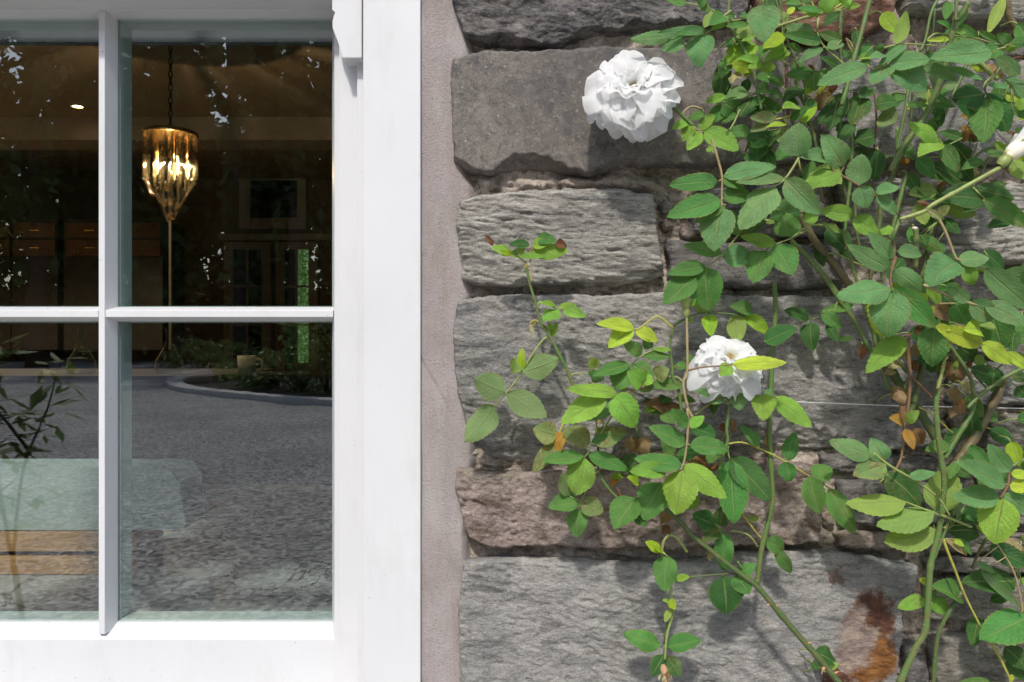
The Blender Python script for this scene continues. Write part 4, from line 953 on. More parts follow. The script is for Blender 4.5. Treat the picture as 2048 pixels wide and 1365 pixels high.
def leaf(tile, d, rachis, leaflets, tone='l', r=0.00085):
    """one compound leaf: a stalk and its leaflets (bx, by, tx, ty, width, tone)"""
    d = d * 0.01; m = MB()
    if rachis:
        pts = crom([tile.pt(x, y, d - 0.001) for x, y in rachis], 5); m.tube(pts, [r * (1.25 - .5 * i / len(pts)) for i in range(len(pts))], 6)
    else:
        pts = []
    for (bx, by, tx, ty, w, c) in leaflets:
        q = tile.pt(bx, by, d)
        if pts:
            e = min(pts, key=lambda p: (p - q).length)
            if (e - q).length < 0.035: m.tube([e, q], [r * .8, r * .6], 5)
        else:
            t = tile.pt(tx, ty, d); a = (q - t).normalized(); L_ = (q - t).length
            m.tube(crom([q, q + a * L_ * .25 + Vector((0, .004, -.002)), q + a * L_ * .5 + Vector((0, .014, -.008))], 4), r * .8, 5)
    st = m.build('leaf', M_STEM, tile.pl, True); st.color = (*CANE[tone], 1)
    for (bx, by, tx, ty, w, c) in leaflets:
        dead = c in 'dDp'
        B = tile.pt(bx, by, d); T = tile.pt(tx, ty, d + rng.uniform(-.004, .012))
        place_leaflet(B, T, 1.14 * w / 4.55 * (D - d) / F, c, st, under=(c == 'u' or (c == 'L' and rng.random() < .5)), mesh=rng.choice(CURL) if dead else None)
    return st

def cane(tile, d, pts, r, tone='g', thorns=(), prick=0, d2=None, r2=None):
    d *= 0.01; d2 = d if d2 is None else d2 * 0.01; n = len(pts)
    c = crom([tile.pt(x, y, d + (d2 - d) * i / max(1, n - 1)) for i, (x, y) in enumerate(pts)], 6)
    r0 = r / 4.55 * U * .92; r1 = (r2 if r2 is not None else r * .85) / 4.55 * U * .92
    rad = []
    for i in range(len(c)):
        k = i / max(1, len(c) - 1); rad.append((r0 + (r1 - r0) * k) * (1 + .05 * math.sin(i * 2.1) + rng.uniform(-.05, .05) + (.22 if i % 11 == 5 else 0)))
    o = MB().tube(c, rad, 10).build('cane', M_STEM, tile.pl, True); o.color = (*CANE[tone], 1)
    for (x, y, sx, sy, ln) in thorns:
        q = tile.pt(x, y, d); dirv = Vector((sx, -.25, -sy)).normalized(); L_ = ln / 4.55 * U
        e = min(c, key=lambda p: (p - q).length); e = Vector(e); k = c.index(min(c, key=lambda p: (p - q).length)); e += dirv * rad[k] * .8
        MB().tube([e - dirv * L_ * .1, e + dirv * L_ * .35, e + dirv * L_ * .7 + Vector((0, 0, -L_ * .06)), e + dirv * L_ + Vector((0, 0, -L_ * .22))], [L_ * .34, L_ * .17, L_ * .08, L_ * .01], 6).build('thorn', M_THORN, o, True)
    for i in range((int(prick * 1.8) + (2 if r > 15 else 0)) if len(c) > 4 else 0):
        k = rng.randrange(1, len(c) - 1); a = rng.uniform(0, 6.28); dirv = Vector((math.cos(a), -abs(math.sin(a)), rng.uniform(-.3, .1))).normalized(); L_ = rng.uniform(.0012, .0026); e = c[k] + dirv * rad[k] * .85
        MB().tube([e, e + dirv * L_], [L_ * .28, L_ * .03], 5).build('thorn', M_THORN, o, True)
    return o

# ---- upper middle, right of the large bloom
t = Tile(1150, 0, 'B')
leaf(t, 7, [(1420, 100), (1365, 140), (1300, 190), (1240, 270), (1180, 310)], [(1180, 310, 1120, 605, 225, 'b'), (1205, 275, 750, 300, 85, 'b'), (1130, 285, 930, 300, 70, 'g'), (1000, 360, 785, 450, 130, 'b'), (880, 325, 500, 355, 110, 'b'), (1370, 160, 1232, 215, 110, 'g'), (1235, 100, 1180, 255, 80, 'L'), (1370, 215, 1240, 275, 55, 'l')])
leaf(t, 6.5, [(1440, 190), (1330, 140), (1240, 90), (1130, 55), (1000, 25)], [(1000, 10, 825, 5, 95, 'g'), (1130, 45, 1195, -30, 110, 'g'), (1140, 45, 1235, 100, 70, 'g'), (1270, 105, 1340, 110, 40, 'b')])
leaf(t, 4.5, [(1160, 995), (1070, 970), (1010, 1000), (985, 1050), (1060, 1130), (1140, 1200), (1180, 1195)], [(1180, 1030, 1030, 1085, 70, 'g'), (1030, 1110, 885, 1165, 75, 'l'), (1060, 1120, 980, 1285, 110, 'l'), (1130, 1185, 1280, 1015, 95, 'l'), (1140, 1200, 1020, 1375, 120, 'l'), (1175, 1195, 1488, 1378, 170, 'l')], 'p')
leaf(t, 4, [(1430, 880), (1370, 880), (1290, 965)], [(1370, 870, 1185, 940, 75, 'l'), (1380, 960, 1200, 1115, 130, 'g'), (1440, 990, 1330, 1100, 110, 'g')])
leaf(t, 3, [], [(1306, 880, 1374, 505, 150, 'G')])
leaf(t, 5, [(1500, 1000), (1430, 1150), (1330, 1260)], [(1230, 1290, 1270, 1400, 50, 'l')])
cane(t, 4.5, [(880, 960), (940, 1015), (990, 1065), (1080, 1150)], 22, 'g', r2=15)

t = Tile(1450, 0, 'B')
cane(t, 5, [(45, -60), (40, 0), (28, 180), (60, 260), (140, 390), (250, 620), (290, 800), (330, 1000)], 17, 'g')
cane(t, 4, [(490, -60), (505, 60), (520, 250), (580, 400), (640, 540), (670, 620)], 15, 'd')
cane(t, 4.2, [(440, -60), (480, 60), (520, 180), (530, 420), (555, 600)], 11, 'g')
cane(t, 2.5, [(556, 590), (560, 720), (565, 940), (580, 1080)], 15, 'r')
cane(t, 6, [(1060, 60), (1050, 250), (1050, 420), (1075, 690)], 20, 'd', prick=3)
cane(t, 7, [(1335, -60), (1310, 30), (1240, 300), (1150, 620), (1110, 800), (1060, 960)], 22, 'g', prick=4)
cane(t, 4, [(1095, 800), (1050, 1050), (1035, 1280), (1030, 1500)], 20, 'g', prick=3)
cane(t, 3, [(1185, 820), (1170, 1130), (1155, 1450)], 18, 'd')
cane(t, 3, [(640, 720), (700, 900), (745, 1000), (830, 1330), (850, 1480)], 18, 'g')
cane(t, 2.6, [(720, 700), (745, 950), (760, 1150)], 16, 'd')
cane(t, 7, [(1050, 95), (940, 112), (870, 125), (730, 160), (560, 215), (440, 255)], 14, 'l')
leaf(t, 11, [(352, -40), (345, 40)], [(345, 40, 350, 388, 268, 'b')])
leaf(t, 6, [(30, 200), (120, 185), (200, 165)], [(215, 222, 0, 240, 55, 'g'), (95, 145, 0, 140, 45, 'g'), (205, 130, 138, 150, 55, 'g')])
leaf(t, 5, [(290, 330), (180, 370), (100, 410)], [(235, 235, 110, 345, 110, 'L'), (70, 350, 0, 425, 65, 'g'), (270, 330, 150, 375, 40, 'l')])
leaf(t, 4, [(280, 460), (250, 400), (240, 500)], [(265, 380, 25, 560, 205, 'L'), (235, 550, 190, 705, 115, 'L'), (110, 640, 50, 700, 70, 'p')])
leaf(t, 7, [(540, 190), (540, 300)], [(530, 305, 350, 435, 115, 'L'), (385, 425, 318, 515, 90, 'g'), (570, 130, 640, 55, 50, 'y')], 'g')
leaf(t, 6.5, [(590, 590), (480, 545), (360, 565)], [(560, 418, 362, 548, 90, 'l'), (595, 475, 390, 558, 68, 'l'), (695, 455, 562, 418, 62, 'g'), (340, 560, 128, 515, 72, 'l'), (340, 575, 205, 612, 62, 'l'), (390, 565, 378, 668, 155, 'l')], 'p')
leaf(t, 8, [(940, 112), (900, 60)], [(885, 112, 985, -40, 125, 'l'), (880, 95, 665, 80, 62, 'g'), (860, 130, 690, 105, 55, 'l'), (1060, 40, 1150, -40, 130, 'l'), (1090, 60, 1222, 48, 62, 'l'), (1080, 20, 980, 20, 70, 'l')], 'y')
leaf(t, 7.5, [(1135, 655), (1050, 560), (960, 480), (880, 395), (840, 300)], [(815, 285, 550, 240, 85, 'b'), (880, 390, 535, 310, 105, 'g'), (1060, 365, 855, 300, 90, 'g'), (925, 432, 1098, 390, 78, 'b'), (890, 435, 678, 558, 78, 'b'), (1035, 610, 885, 515, 62, 'G')])
leaf(t, 6, [(850, 165), (835, 300)], [(700, 30, 560, 20, 50, 'g'), (790, 15, 690, 10, 40, 'g')], 'l')
leaf(t, 6, [(990, 630), (860, 645), (780, 660)], [(830, 660, 550, 680, 100, 'g'), (840, 665, 1045, 738, 95, 'g'), (800, 650, 812, 815, 170, 'g'), (1100, 640, 970, 645, 50, 'l')], 'd')
leaf(t, 6, [(1190, 540), (1260, 500)], [(1350, 420, 1198, 515, 85, 'g'), (1400, 500, 1185, 535, 55, 'l'), (1160, 525, 1070, 460, 60, 'g'), (1330, 590, 1230, 560, 60, 'g')])
leaf(t, 4.5, [(330, 830), (200, 880), (60, 920)], [(205, 825, 5, 895, 115, 'b'), (-20, 930, 140, 1040, 175, 'g'), (245, 890, 130, 1035, 140, 'G'), (335, 965, 178, 1040, 110, 'g'), (400, 770, 305, 785, 55, 'G'), (525, 850, 415, 850, 90, 'G'), (415, 820, 305, 835, 80, 'g')])
leaf(t, 3.5, [(440, 720), (380, 700)], [(445, 715, 285, 680, 90, 'g'), (550, 760, 400, 720, 80, 'g'), (520, 990, 340, 985, 90, 'g'), (680, 940, 560, 930, 80, 'G')])
leaf(t, 6.5, [(640, 1030), (560, 1065), (400, 1105)], [(665, 975, 522, 985, 85, 'l'), (460, 1060, 222, 1078, 98, 'k'), (405, 1120, 228, 1202, 88, 'k'), (565, 1130, 385, 1150, 48, 'y'), (590, 1100, 770, 958, 82, 'G'), (700, 1110, 840, 955, 75, 'L')], 'y')
leaf(t, 5, [(290, 1210), (230, 1330)], [(235, 1190, 15, 1205, 105, 'g'), (390, 1250, 240, 1330, 110, 'g'), (470, 1180, 380, 1330, 150, 'G')])
leaf(t, 9, [(690, 1560), (663, 1424)], [(663, 1424, 660, 1120, 255, 'b')], 'l')
leaf(t, 6, [(740, 1120), (630, 1130)], [(620, 1140, 475, 1255, 125, 'k')])
leaf(t, 3.5, [(1100, 830), (1060, 860)], [(1040, 850, 955, 1175, 190, 'G'), (1010, 960, 850, 1120, 120, 'G'), (1240, 870, 1150, 1125, 195, 'G'), (1330, 800, 1220, 900, 110, 'G'), (1150, 1090, 1035, 1222, 120, 'G'), (1370, 1230, 1180, 1270, 150, 'G'), (1080, 930, 1110, 1060, 90, 'G')], 'd')
leaf(t, 3, [(880, 740), (840, 860)], [(950, 760, 820, 950, 120, 'd'), (960, 860, 850, 1000, 110, 'd'), (1000, 760, 960, 840, 70, 'D'), (930, 740, 840, 870, 30, 'y')], 'y')
leaf(t, 5, [(1170, 490), (1150, 400), (1100, 350)], [(1175, 495, 1100, 350, 26, 'p')], 'p')
leaf(t, 5, [(1190, 560), (1150, 560)], [(760, 590, 820, 660, 40, 'D')], 'd')

t = Tile(1748, 0, 'B')
cane(t, 8, [(862, 28), (790, 150), (738, 210), (690, 400), (640, 620), (560, 850), (450, 1080), (250, 1365), (150, 1560)], 25, 'g', prick=6, d2=5, r2=28)
cane(t, 7.8, [(752, -40), (750, 60), (742, 190)], 16, 'g')
cane(t, 6, [(600, -40), (520, 120), (470, 350), (420, 470)], 14, 'g')
cane(t, 4, [(555, 80), (535, 300), (480, 480)], 13, 'd')
cane(t, 3, [(1180, -60), (1210, 60), (1260, 210), (1400, 400)], 38, 'o', prick=4)
cane(t, 4.5, [(310, 820), (280, 1030), (205, 1380)], 15, 'g')
cane(t, 3, [(350, 840), (335, 1200), (330, 1400)], 12, 'd')
cane(t, 3, [(0, 820), (22, 1080), (0, 1365)], 9, 'r')
cane(t, 3, [(850, 570), (780, 740), (690, 920), (640, 1060), (560, 1190)], 16, 'g')
cane(t, 4, [(420, 840), (415, 1000), (400, 1090)], 6, 'o')
cane(t, 5, [(900, 530), (990, 600), (1080, 690), (1130, 720)], 24, 'l')
cane(t, 4, [(1365, 520), (1280, 530), (1190, 570)], 7, 'r')
cane(t, 6, [(1080, 690), (1000, 780), (1030, 860)], 10, 'l')
leaf(t, 5, [(80, 440), (250, 405), (450, 410), (580, 420)], [(208, 408, 300, 112, 112, 'L'), (70, 470, 30, 400, 60, 'g'), (300, 405, 40, 590, 85, 'g')])
leaf(t, 4, [(1180, -40), (1180, 0)], [(1175, -30, 1038, 310, 95, 'L')])
leaf(t, 7, [(480, 370), (560, 310), (700, 325), (900, 345), (1190, 415), (1380, 380)], [(705, 265, 588, 182, 42, 'g'), (770, 232, 960, 345, 72, 'g'), (950, 285, 1160, 388, 52, 'g'), (830, 290, 735, 290, 42, 'l'), (1240, 390, 1128, 308, 85, 'g'), (1240, 400, 1420, 375, 90, 'g'), (1240, 408, 1228, 482, 100, 'l'), (690, 360, 480, 370, 40, 'y'), (640, 340, 620, 400, 40, 'l')])
leaf(t, 9, [(1200, 430), (1100, 460)], [(1075, 470, 512, 530, 205, 'b'), (1170, 442, 1000, 505, 130, 'g')])
leaf(t, 10, [(-20, 640), (60, 610), (140, 590)], [(300, 405, 45, 585, 75, 'b'), (140, 585, 512, 550, 150, 'b'), (165, 600, 510, 800, 225, 'b'), (140, 590, -20, 770, 155, 'b'), (95, 500, -10, 505, 65, 'b'), (-60, 590, -520, 775, 160, 'b')], 'p')
leaf(t, 8.5, [(420, 560), (480, 590)], [(450, 600, 775, 725, 110, 'b'), (670, 608, 1005, 728, 58, 'b')])
leaf(t, 7, [(1150, 610), (1250, 700)], [(1335, 685, 1085, 495, 115, 'b'), (1190, 722, 1400, 765, 52, 'b'), (1180, 735, 1420, 910, 85, 'b'), (1040, 775, 1232, 792, 48, 'b'), (1190, 880, 1400, 880, 82, 'y'), (1275, 970, 1420, 915, 95, 'l'), (1250, 1005, 1400, 1080, 50, 'g')])
leaf(t, 6.5, [(1080, 690), (1010, 800), (1035, 880)], [(1020, 850, 762, 865, 215, 'G'), (1040, 850, 1225, 1195, 225, 'G'), (1030, 900, 1000, 1305, 245, 'g'), (900, 1000, 752, 935, 135, 'g')], 'd')
leaf(t, 4, [(300, 860), (200, 845), (150, 860)], [(5, 965, 208, 905, 135, 'G'), (185, 985, 35, 1180, 135, 'u')], 'g')
leaf(t, 4, [(610, 720), (560, 700)], [(620, 720, 495, 690, 90, 'u'), (730, 730, 650, 830, 90, 'u'), (545, 850, 355, 890, 110, 'u')])
leaf(t, 6, [(300, 1000), (400, 960), (500, 950)], [(300, 945, 495, 962, 52, 'g'), (530, 955, 745, 972, 48, 'g'), (500, 815, 735, 978, 48, 'g'), (630, 800, 600, 880, 80, 'g')], 'y')
leaf(t, 7, [(720, 1500), (640, 1340), (600, 1280)], [(605, 1275, 342, 1105, 118, 'l'), (420, 1180, 590, 1270, 60, 'g'), (610, 1300, 410, 1400, 130, 'l'), (805, 1258, 600, 1200, 82, 'G'), (620, 1310, 770, 1570, 130, 'g')])
leaf(t, 3, [], [(880, 1260, 815, 1150, 70, 'o'), (800, 1300, 830, 1180, 60, 'd'), (940, 1300, 900, 1210, 80, 'D'), (870, 1070, 790, 1045, 40, 'o')])
leaf(t, 5, [(1080, 700), (1010, 640)], [(1080, 690, 1050, 560, 90, 'd'), (1010, 640, 880, 590, 60, 'y'), (1100, 700, 1180, 700, 40, 'y'), (1120, 720, 1170, 640, 40, 'd'), (960, 660, 920, 590, 30, 'y')], 'y')
leaf(t, 5, [(1400, 1200), (1330, 1180)], [(1160, 1350, 1100, 1290, 60, 'l'), (1320, 1220, 1250, 1190, 40, 'D'), (1380, 1180, 1300, 1200, 70, 'G')])

t = Tile(1300, 270, 'B')
leaf(t, 8, [(560, 40), (575, 80), (620, 230), (655, 380), (655, 520), (650, 650)], [(625, 420, 168, 450, 150, 'g'), (665, 375, 1152, 285, 145, 'b'), (660, 400, 875, 465, 115, 'g'), (645, 590, 152, 748, 195, 'g'), (670, 580, 940, 510, 165, 'g'), (640, 650, 582, 1058, 285, 'b'), (560, 100, 530, 150, 50, 'l'), (690, 640, 410, 790, 90, 'g')], 'p', .0011)
leaf(t, 9, [(1365, 195), (1240, 390), (1140, 465)], [(1225, 390, 775, 432, 92, 'b'), (1145, 465, 806, 842, 245, 'b'), (1230, 400, 1550, 722, 205, 'b')], 'l', .0011)
leaf(t, 6, [(850, 860), (780, 940), (660, 1090), (520, 1200), (400, 1280)], [(810, 915, 1060, 775, 105, 'G'), (660, 1075, 305, 1000, 118, 'g'), (665, 1110, 945, 1100, 190, 'b'), (505, 1195, 162, 1262, 130, 'g'), (515, 1205, 533, 1606, 292, 'g'), (410, 1280, 118, 1550, 205, 'g'), (800, 920, 730, 680, 120, 'g')], 'l')
leaf(t, 6.5, [(1440, 860), (1365, 900), (1290, 940), (1150, 995), (1060, 1045)], [(1280, 930, 1230, 708, 212, 'g'), (1145, 992, 818, 925, 112, 'l'), (1060, 1045, 930, 1335, 222, 'g'), (1140, 1000, 1305, 1272, 235, 'g')], 'l')
leaf(t, 4, [(940, 0), (880, 120), (850, 230)], [(1045, -20, 955, 235, 205, 'g'), (1160, 20, 1060, 60, 80, 'k'), (880, -10, 740, 10, 50, 'g')], 'd')
leaf(t, 4, [(1130, 790), (1050, 770)], [(1100, 660, 1120, 730, 60, 'l'), (1040, 780, 1140, 800, 40, 'L')])
leaf(t, 5, [(390, 1365), (395, 1260), (360, 1330)], [(400, 1250, 340, 1400, 60, 'y'), (360, 1290, 180, 1420, 90, 'g')], 'y')

t = Tile(1520, 270, 'B')
leaf(t, 9, [(660, 330), (725, 360), (900, 460), (1040, 540), (1150, 640), (1265, 720)], [(900, 460, 925, 172, 198, 'b'), (905, 468, 975, 668, 175, 'b'), (1050, 522, 1265, 460, 98, 'b'), (1062, 542, 1268, 732, 100, 'b'), (765, 290, 585, 2, 200, 'b'), (745, 330, 412, 425, 155, 'l'), (610, 225, 382, 190, 112, 'b')], 'b')
leaf(t, 8, [(1215, 970), (1225, 1080), (1190, 1250), (1185, 1365)], [(1215, 1125, 985, 885, 132, 'b'), (1185, 1218, 798, 1000, 152, 'b'), (1085, 870, 1218, 855, 82, 'l')], 'b')
leaf(t, 7.5, [(1100, 950), (1000, 900), (860, 740)], [(855, 725, 540, 690, 142, 'l'), (850, 752, 1085, 905, 155, 'l'), (410, 790, 520, 695, 110, 'l')])
leaf(t, 5, [(290, 940), (440, 830), (550, 825), (680, 855), (760, 900)], [(740, 890, 550, 800, 50, 'L')], 'l')
leaf(t, 3, [(1190, 200), (1100, 200)], [(855, 130, 1185, 195, 85, 'G'), (870, 60, 1030, 40, 150, 'G'), (1060, 280, 1070, 400, 90, 'g'), (1020, 440, 950, 480, 90, 'G'), (1320, 200, 1290, 270, 60, 'o')], 'g')
cane(t, 5, [(750, 860), (760, 900), (790, 1010), (870, 1290), (960, 1560)], 17, 'g', thorns=[(765, 1030, -.6, 1, 26)])
cane(t, 2.5, [(200, 500), (400, 800), (520, 1000), (680, 1180), (800, 1350), (900, 1460)], 36, 'o', r2=40)
cane(t, 3, [(280, 960), (500, 1180), (650, 1365), (760, 1530)], 22, 'g', r2=24)
cane(t, 4, [(835, -60), (830, 250), (820, 450), (800, 600), (770, 900)], 17, 'g')
cane(t, 3, [(740, 420), (785, 560), (800, 700)], 17, 'd')
cane(t, 3.2, [(860, 480), (870, 800), (900, 1000), (920, 1150)], 16, 'd')
cane(t, 4, [(1250, -60), (1245, 160), (1230, 320)], 16, 'g')
cane(t, 4, [(1330, 60), (1290, 180), (1190, 400), (1110, 600), (1085, 820), (1060, 1000)], 26, 'd', r2=24)
cane(t, 4.5, [(1330, 360), (1270, 600), (1180, 960), (1140, 1080)], 20, 'g')
cane(t, 3, [(540, 380), (560, 560), (590, 620)], 20, 'o')
cane(t, 3, [(620, 1080), (700, 1085), (830, 1150), (990, 1210)], 9, 'l')
cane(t, 2.6, [(1040, 1000), (1020, 1200), (1000, 1365)], 20, 'o')
cane(t, 2.8, [(1130, 1080), (1110, 1200), (1105, 1330)], 14, 'g')

t = Tile(1748, 270, 'B')
cane(t, 9, [(160, 960), (235, 770)], 17, 'g')
cane(t, 9.2, [(235, 770), (450, 700), (530, 640), (800, 490), (1145, 300)], 17, 'l', d2=10, r2=20)
leaf(t, 10, [(500, 700), (580, 760), (650, 880), (735, 1100), (770, 1135), (880, 1175), (1000, 1215)], [(770, 1140, 488, 1312, 262, 'b'), (775, 1130, 1058, 1108, 135, 'b'), (1000, 1212, 1440, 1600, 205, 'b'), (850, 1195, 905, 1375, 125, 'l'), (490, 690, 640, 770, 60, 'k')], 'p', .0011)
leaf(t, 8, [(170, 960), (185, 1080), (160, 1250), (150, 1365)], [(212, 1060, 442, 1090, 115, 'b'), (185, 1222, 475, 1440, 135, 'b')], 'b')
leaf(t, 5, [(900, 480), (1000, 580)], [(1005, 582, 598, 560, 205, 'G'), (920, 495, 1305, 585, 155, 'G'), (1005, 578, 1420, 850, 160, 'g'), (1000, 620, 830, 670, 90, 'G')])
leaf(t, 5.5, [(640, 200), (620, 80)], [(612, 82, 408, 130, 122, 'l'), (620, 90, 765, 295, 122, 'g'), (388, 205, 552, 385, 130, 'g'), (270, 150, 400, 200, 90, 'g')])
leaf(t, 4, [(960, 380), (860, 440)], [(835, 445, 528, 262, 150, 'G'), (765, 240, 895, 425, 130, 'G'), (860, 250, 968, 385, 88, 'p'), (670, 385, 505, 400, 65, 'g'), (760, 120, 860, 240, 150, 'G')])
leaf(t, 4.5, [(590, 560), (560, 500)], [(565, 508, 300, 555, 132, 'L'), (430, 600, 470, 820, 140, 'L'), (500, 560, 420, 580, 120, 'G'), (590, 740, 690, 640, 80, 'k')], 'd')
leaf(t, 4, [(620, 760), (700, 800)], [(635, 760, 785, 895, 92, 'G'), (425, 930, 645, 1072, 112, 'g'), (420, 900, 480, 1000, 90, 'G'), (560, 1000, 660, 1060, 60, 'g'), (240, 640, 130, 700, 80, 'G')])
leaf(t, 9, [(560, 640), (520, 640)], [(525, 640, 405, 600, 40, 'D')], 'p')
leaf(t, 7, [(1300, 240), (1250, 230)], [(1265, 235, 1400, 420, 130, 'L'), (1200, 140, 1100, 70, 60, 'l'), (1180, 180, 1000, 130, 40, 'g'), (1210, 190, 1050, 180, 50, 'G')])
leaf(t, 3, [(640, 400), (600, 470)], [(660, 420, 570, 490, 60, 'd'), (1220, 300, 1270, 360, 50, 'd'), (520, 1070, 560, 1100, 50, 'd'), (480, 1190, 510, 1160, 40, 'd'), (310, 210, 270, 270, 60, 'o')])
cane(t, 6, [(380, 850), (383, 1000), (378, 1220)], 26, 'g')
cane(t, 3.5, [(1050, 190), (990, 330), (920, 480)], 10, 'g')
cane(t, 3, [(560, 760), (505, 960), (455, 1190), (430, 1300)], 22, 'd')
cane(t, 3, [(575, 850), (565, 920), (545, 990)], 7, 'r')
cane(t, 3, [(300, 350), (270, 480), (225, 680)], 20, 'g')
cane(t, 4, [(1120, 110), (1000, 140), (880, 240), (780, 330)], 14, 'g')

# ---- the spindly shoot at the left
t = Tile(920, 440, 'A')
cane(t, 3.2, [(590, 380), (605, 440), (640, 600), (690, 760), (730, 930), (810, 1050), (880, 1180), (970, 1365), (1040, 1540)], 11, 'g', prick=8, d2=3.5, r2=17)
leaf(t, 3.4, [(605, 440), (590, 390), (530, 340), (470, 310)], [(465, 315, 295, 235, 85, 'l'), (300, 235, 225, 140, 45, 'D'), (530, 320, 450, 300, 70, 'L'), (470, 310, 375, 290, 55, 'L')], 'y')
leaf(t, 3.6, [(650, 570), (640, 400), (640, 300), (645, 275)], [(650, 275, 990, 275, 145, 'l'), (660, 240, 825, 195, 95, 'l'), (700, 165, 870, 180, 100, 'g'), (635, 225, 450, 210, 72, 'G'), (600, 265, 475, 295, 60, 'L'), (525, 325, 788, 335, 52, 'l'), (870, 215, 970, 240, 75, 'D')], 'p')
leaf(t, 3.4, [(700, 785), (740, 748), (880, 810), (940, 820)], [(870, 775, 735, 748, 48, 'l'), (900, 808, 750, 880, 112, 'l'), (895, 792, 1062, 778, 52, 'l'), (940, 820, 1148, 875, 102, 'l')], 'l')
leaf(t, 3.2, [(735, 935), (680, 915), (640, 940)], [(690, 912, 622, 960, 40, 'p'), (635, 940, 672, 1048, 32, 'p'), (840, 1060, 880, 930, 60, 'l'), (845, 1030, 800, 930, 45, 'l')], 'y')

t = Tile(900, 660, 'A')
leaf(t, 3.2, [(905, 70), (850, 90), (740, 240), (660, 380), (510, 580), (400, 700)], [(665, 382, 1002, 265, 205, 'u'), (655, 365, 648, 168, 75, 'L'), (650, 362, 532, 275, 110, 'L'), (495, 570, 220, 445, 235, 'u'), (515, 585, 882, 808, 215, 'u'), (405, 692, 150, 1025, 225, 'u')], 'l', .0010)
leaf(t, 4, [(1030, 850), (980, 980), (930, 1060)], [(975, 972, 755, 900, 190, 'k'), (945, 1045, 752, 1302, 128, 'k'), (940, 1080, 1060, 940, 140, 'o'), (930, 1080, 865, 1010, 90, 'o')], 'y')
leaf(t, 3, [(1090, 435), (1130, 400), (1270, 400)], [(1280, 370, 1290, 245, 60, 'L'), (1290, 440, 1365, 470, 60, 'k')], 'l')

t = Tile(1050, 800, 'A')
cane(t, 4, [(664, 250), (666, 420), (668, 640), (740, 780), (830, 880), (950, 960), (1060, 1050)], 11, 'g', r2=15)
cane(t, 4, [(880, 905), (865, 860), (838, 800)], 11, 'r')
leaf(t, 5, [(810, 115), (720, 260), (680, 320), (610, 400), (575, 480), (545, 520)], [(540, 512, 148, 560, 120, 'g'), (575, 500, 940, 640, 135, 'g'), (540, 530, 448, 872, 245, 'l'), (605, 378, 805, 328, 72, 'g'), (620, 390, 935, 280, 172, 'k'), (600, 385, 345, 265, 185, 'k')], 'l')
leaf(t, 4.4, [(680, 650), (630, 680), (560, 820), (510, 930)], [(490, 940, 212, 965, 165, 'g'), (505, 940, 712, 1025, 165, 'k'), (480, 1000, 470, 1258, 172, 'g'), (410, 880, 335, 670, 125, 'u')], 'l')
leaf(t, 5, [(650, 300), (650, 170)], [(805, 35, 568, 165, 112, 'b'), (800, 60, 900, 110, 70, 'b')], 'y')
leaf(t, 5, [(1180, 980), (1080, 880)], [(1000, 890, 808, 1175, 235, 'g'), (1240, 748, 1075, 1092, 262, 'g'), (1010, 1060, 1110, 1145, 100, 'G')], 'g')
leaf(t, 2.5, [(1015, 250), (1020, 340)], [(1030, 330, 1095, 460, 150, 'd'), (975, 335, 1005, 505, 120, 'd'), (930, 430, 960, 340, 60, 'd')], 'g')
leaf(t, 3, [(960, 700), (880, 690)], [(900, 640, 990, 500, 140, 'G'), (860, 680, 770, 790, 55, 'o'), (900, 690, 770, 700, 60, 'l'), (980, 660, 860, 560, 90, 'G'), (1040, 760, 940, 700, 80, 'L')], 'd')
leaf(t, 3, [], [(480, 190, 580, 150, 80, 'd'), (700, 190, 640, 160, 60, 'd'), (890, 170, 920, 230, 70, 'g'), (870, 140, 860, 200, 30, 'd')])

t = Tile(1170, 560, 'A')
leaf(t, 6, [(800, 440), (670, 335), (590, 370), (500, 440), (450, 452)], [(450, 450, 108, 390, 112, 'y'), (440, 455, 208, 608, 155, 'y'), (462, 455, 675, 548, 112, 'y')], 'y')
cane(t, 5, [(925, 355), (850, 390), (798, 450), (775, 620), (795, 800), (800, 900), (850, 1000), (880, 1200), (900, 1330)], 12, 'g', r2=16)
leaf(t, 5.5, [(775, 645), (700, 610), (620, 640), (520, 690), (420, 770)], [(522, 682, 352, 562, 112, 'g'), (605, 625, 535, 540, 82, 'g'), (535, 692, 780, 692, 88, 'g'), (770, 640, 608, 628, 40, 'l'), (410, 770, 65, 855, 110, 'g'), (400, 785, 275, 1005, 205, 'g'), (435, 772, 625, 905, 165, 'g')], 'l')
leaf(t, 7, [(560, 965), (470, 990), (360, 1035), (250, 1045), (190, 1045)], [(515, 955, 400, 835, 170, 'l'), (520, 955, 600, 855, 120, 'l'), (300, 1032, -168, 985, 118, 'l'), (200, 1045, -222, 1308, 205, 'l'), (255, 1040, 480, 1345, 242, 'l')], 'b')
cane(t, 6, [(925, 330), (930, 600), (930, 840), (895, 930), (910, 1050), (945, 1190), (985, 1260)], 11, 'p', r2=13)
leaf(t, 4.5, [(900, 370), (960, 330), (1100, 300), (1320, 310), (1440, 330)], [(1125, 295, 985, 195, 105, 'L'), (1125, 310, 1150, 498, 128, 'L'), (930, 390, 970, 330, 60, 'L')], 'g')
leaf(t, 5, [(895, 935), (830, 885), (700, 890), (560, 950)], [(640, 890, 750, 805, 140, 'k'), (900, 960, 555, 952, 92, 'g'), (620, 960, 480, 1010, 80, 'u')], 'l')
leaf(t, 4, [(800, 800), (900, 770)], [(820, 780, 930, 780, 70, 'g'), (940, 770, 955, 672, 80, 'g')])
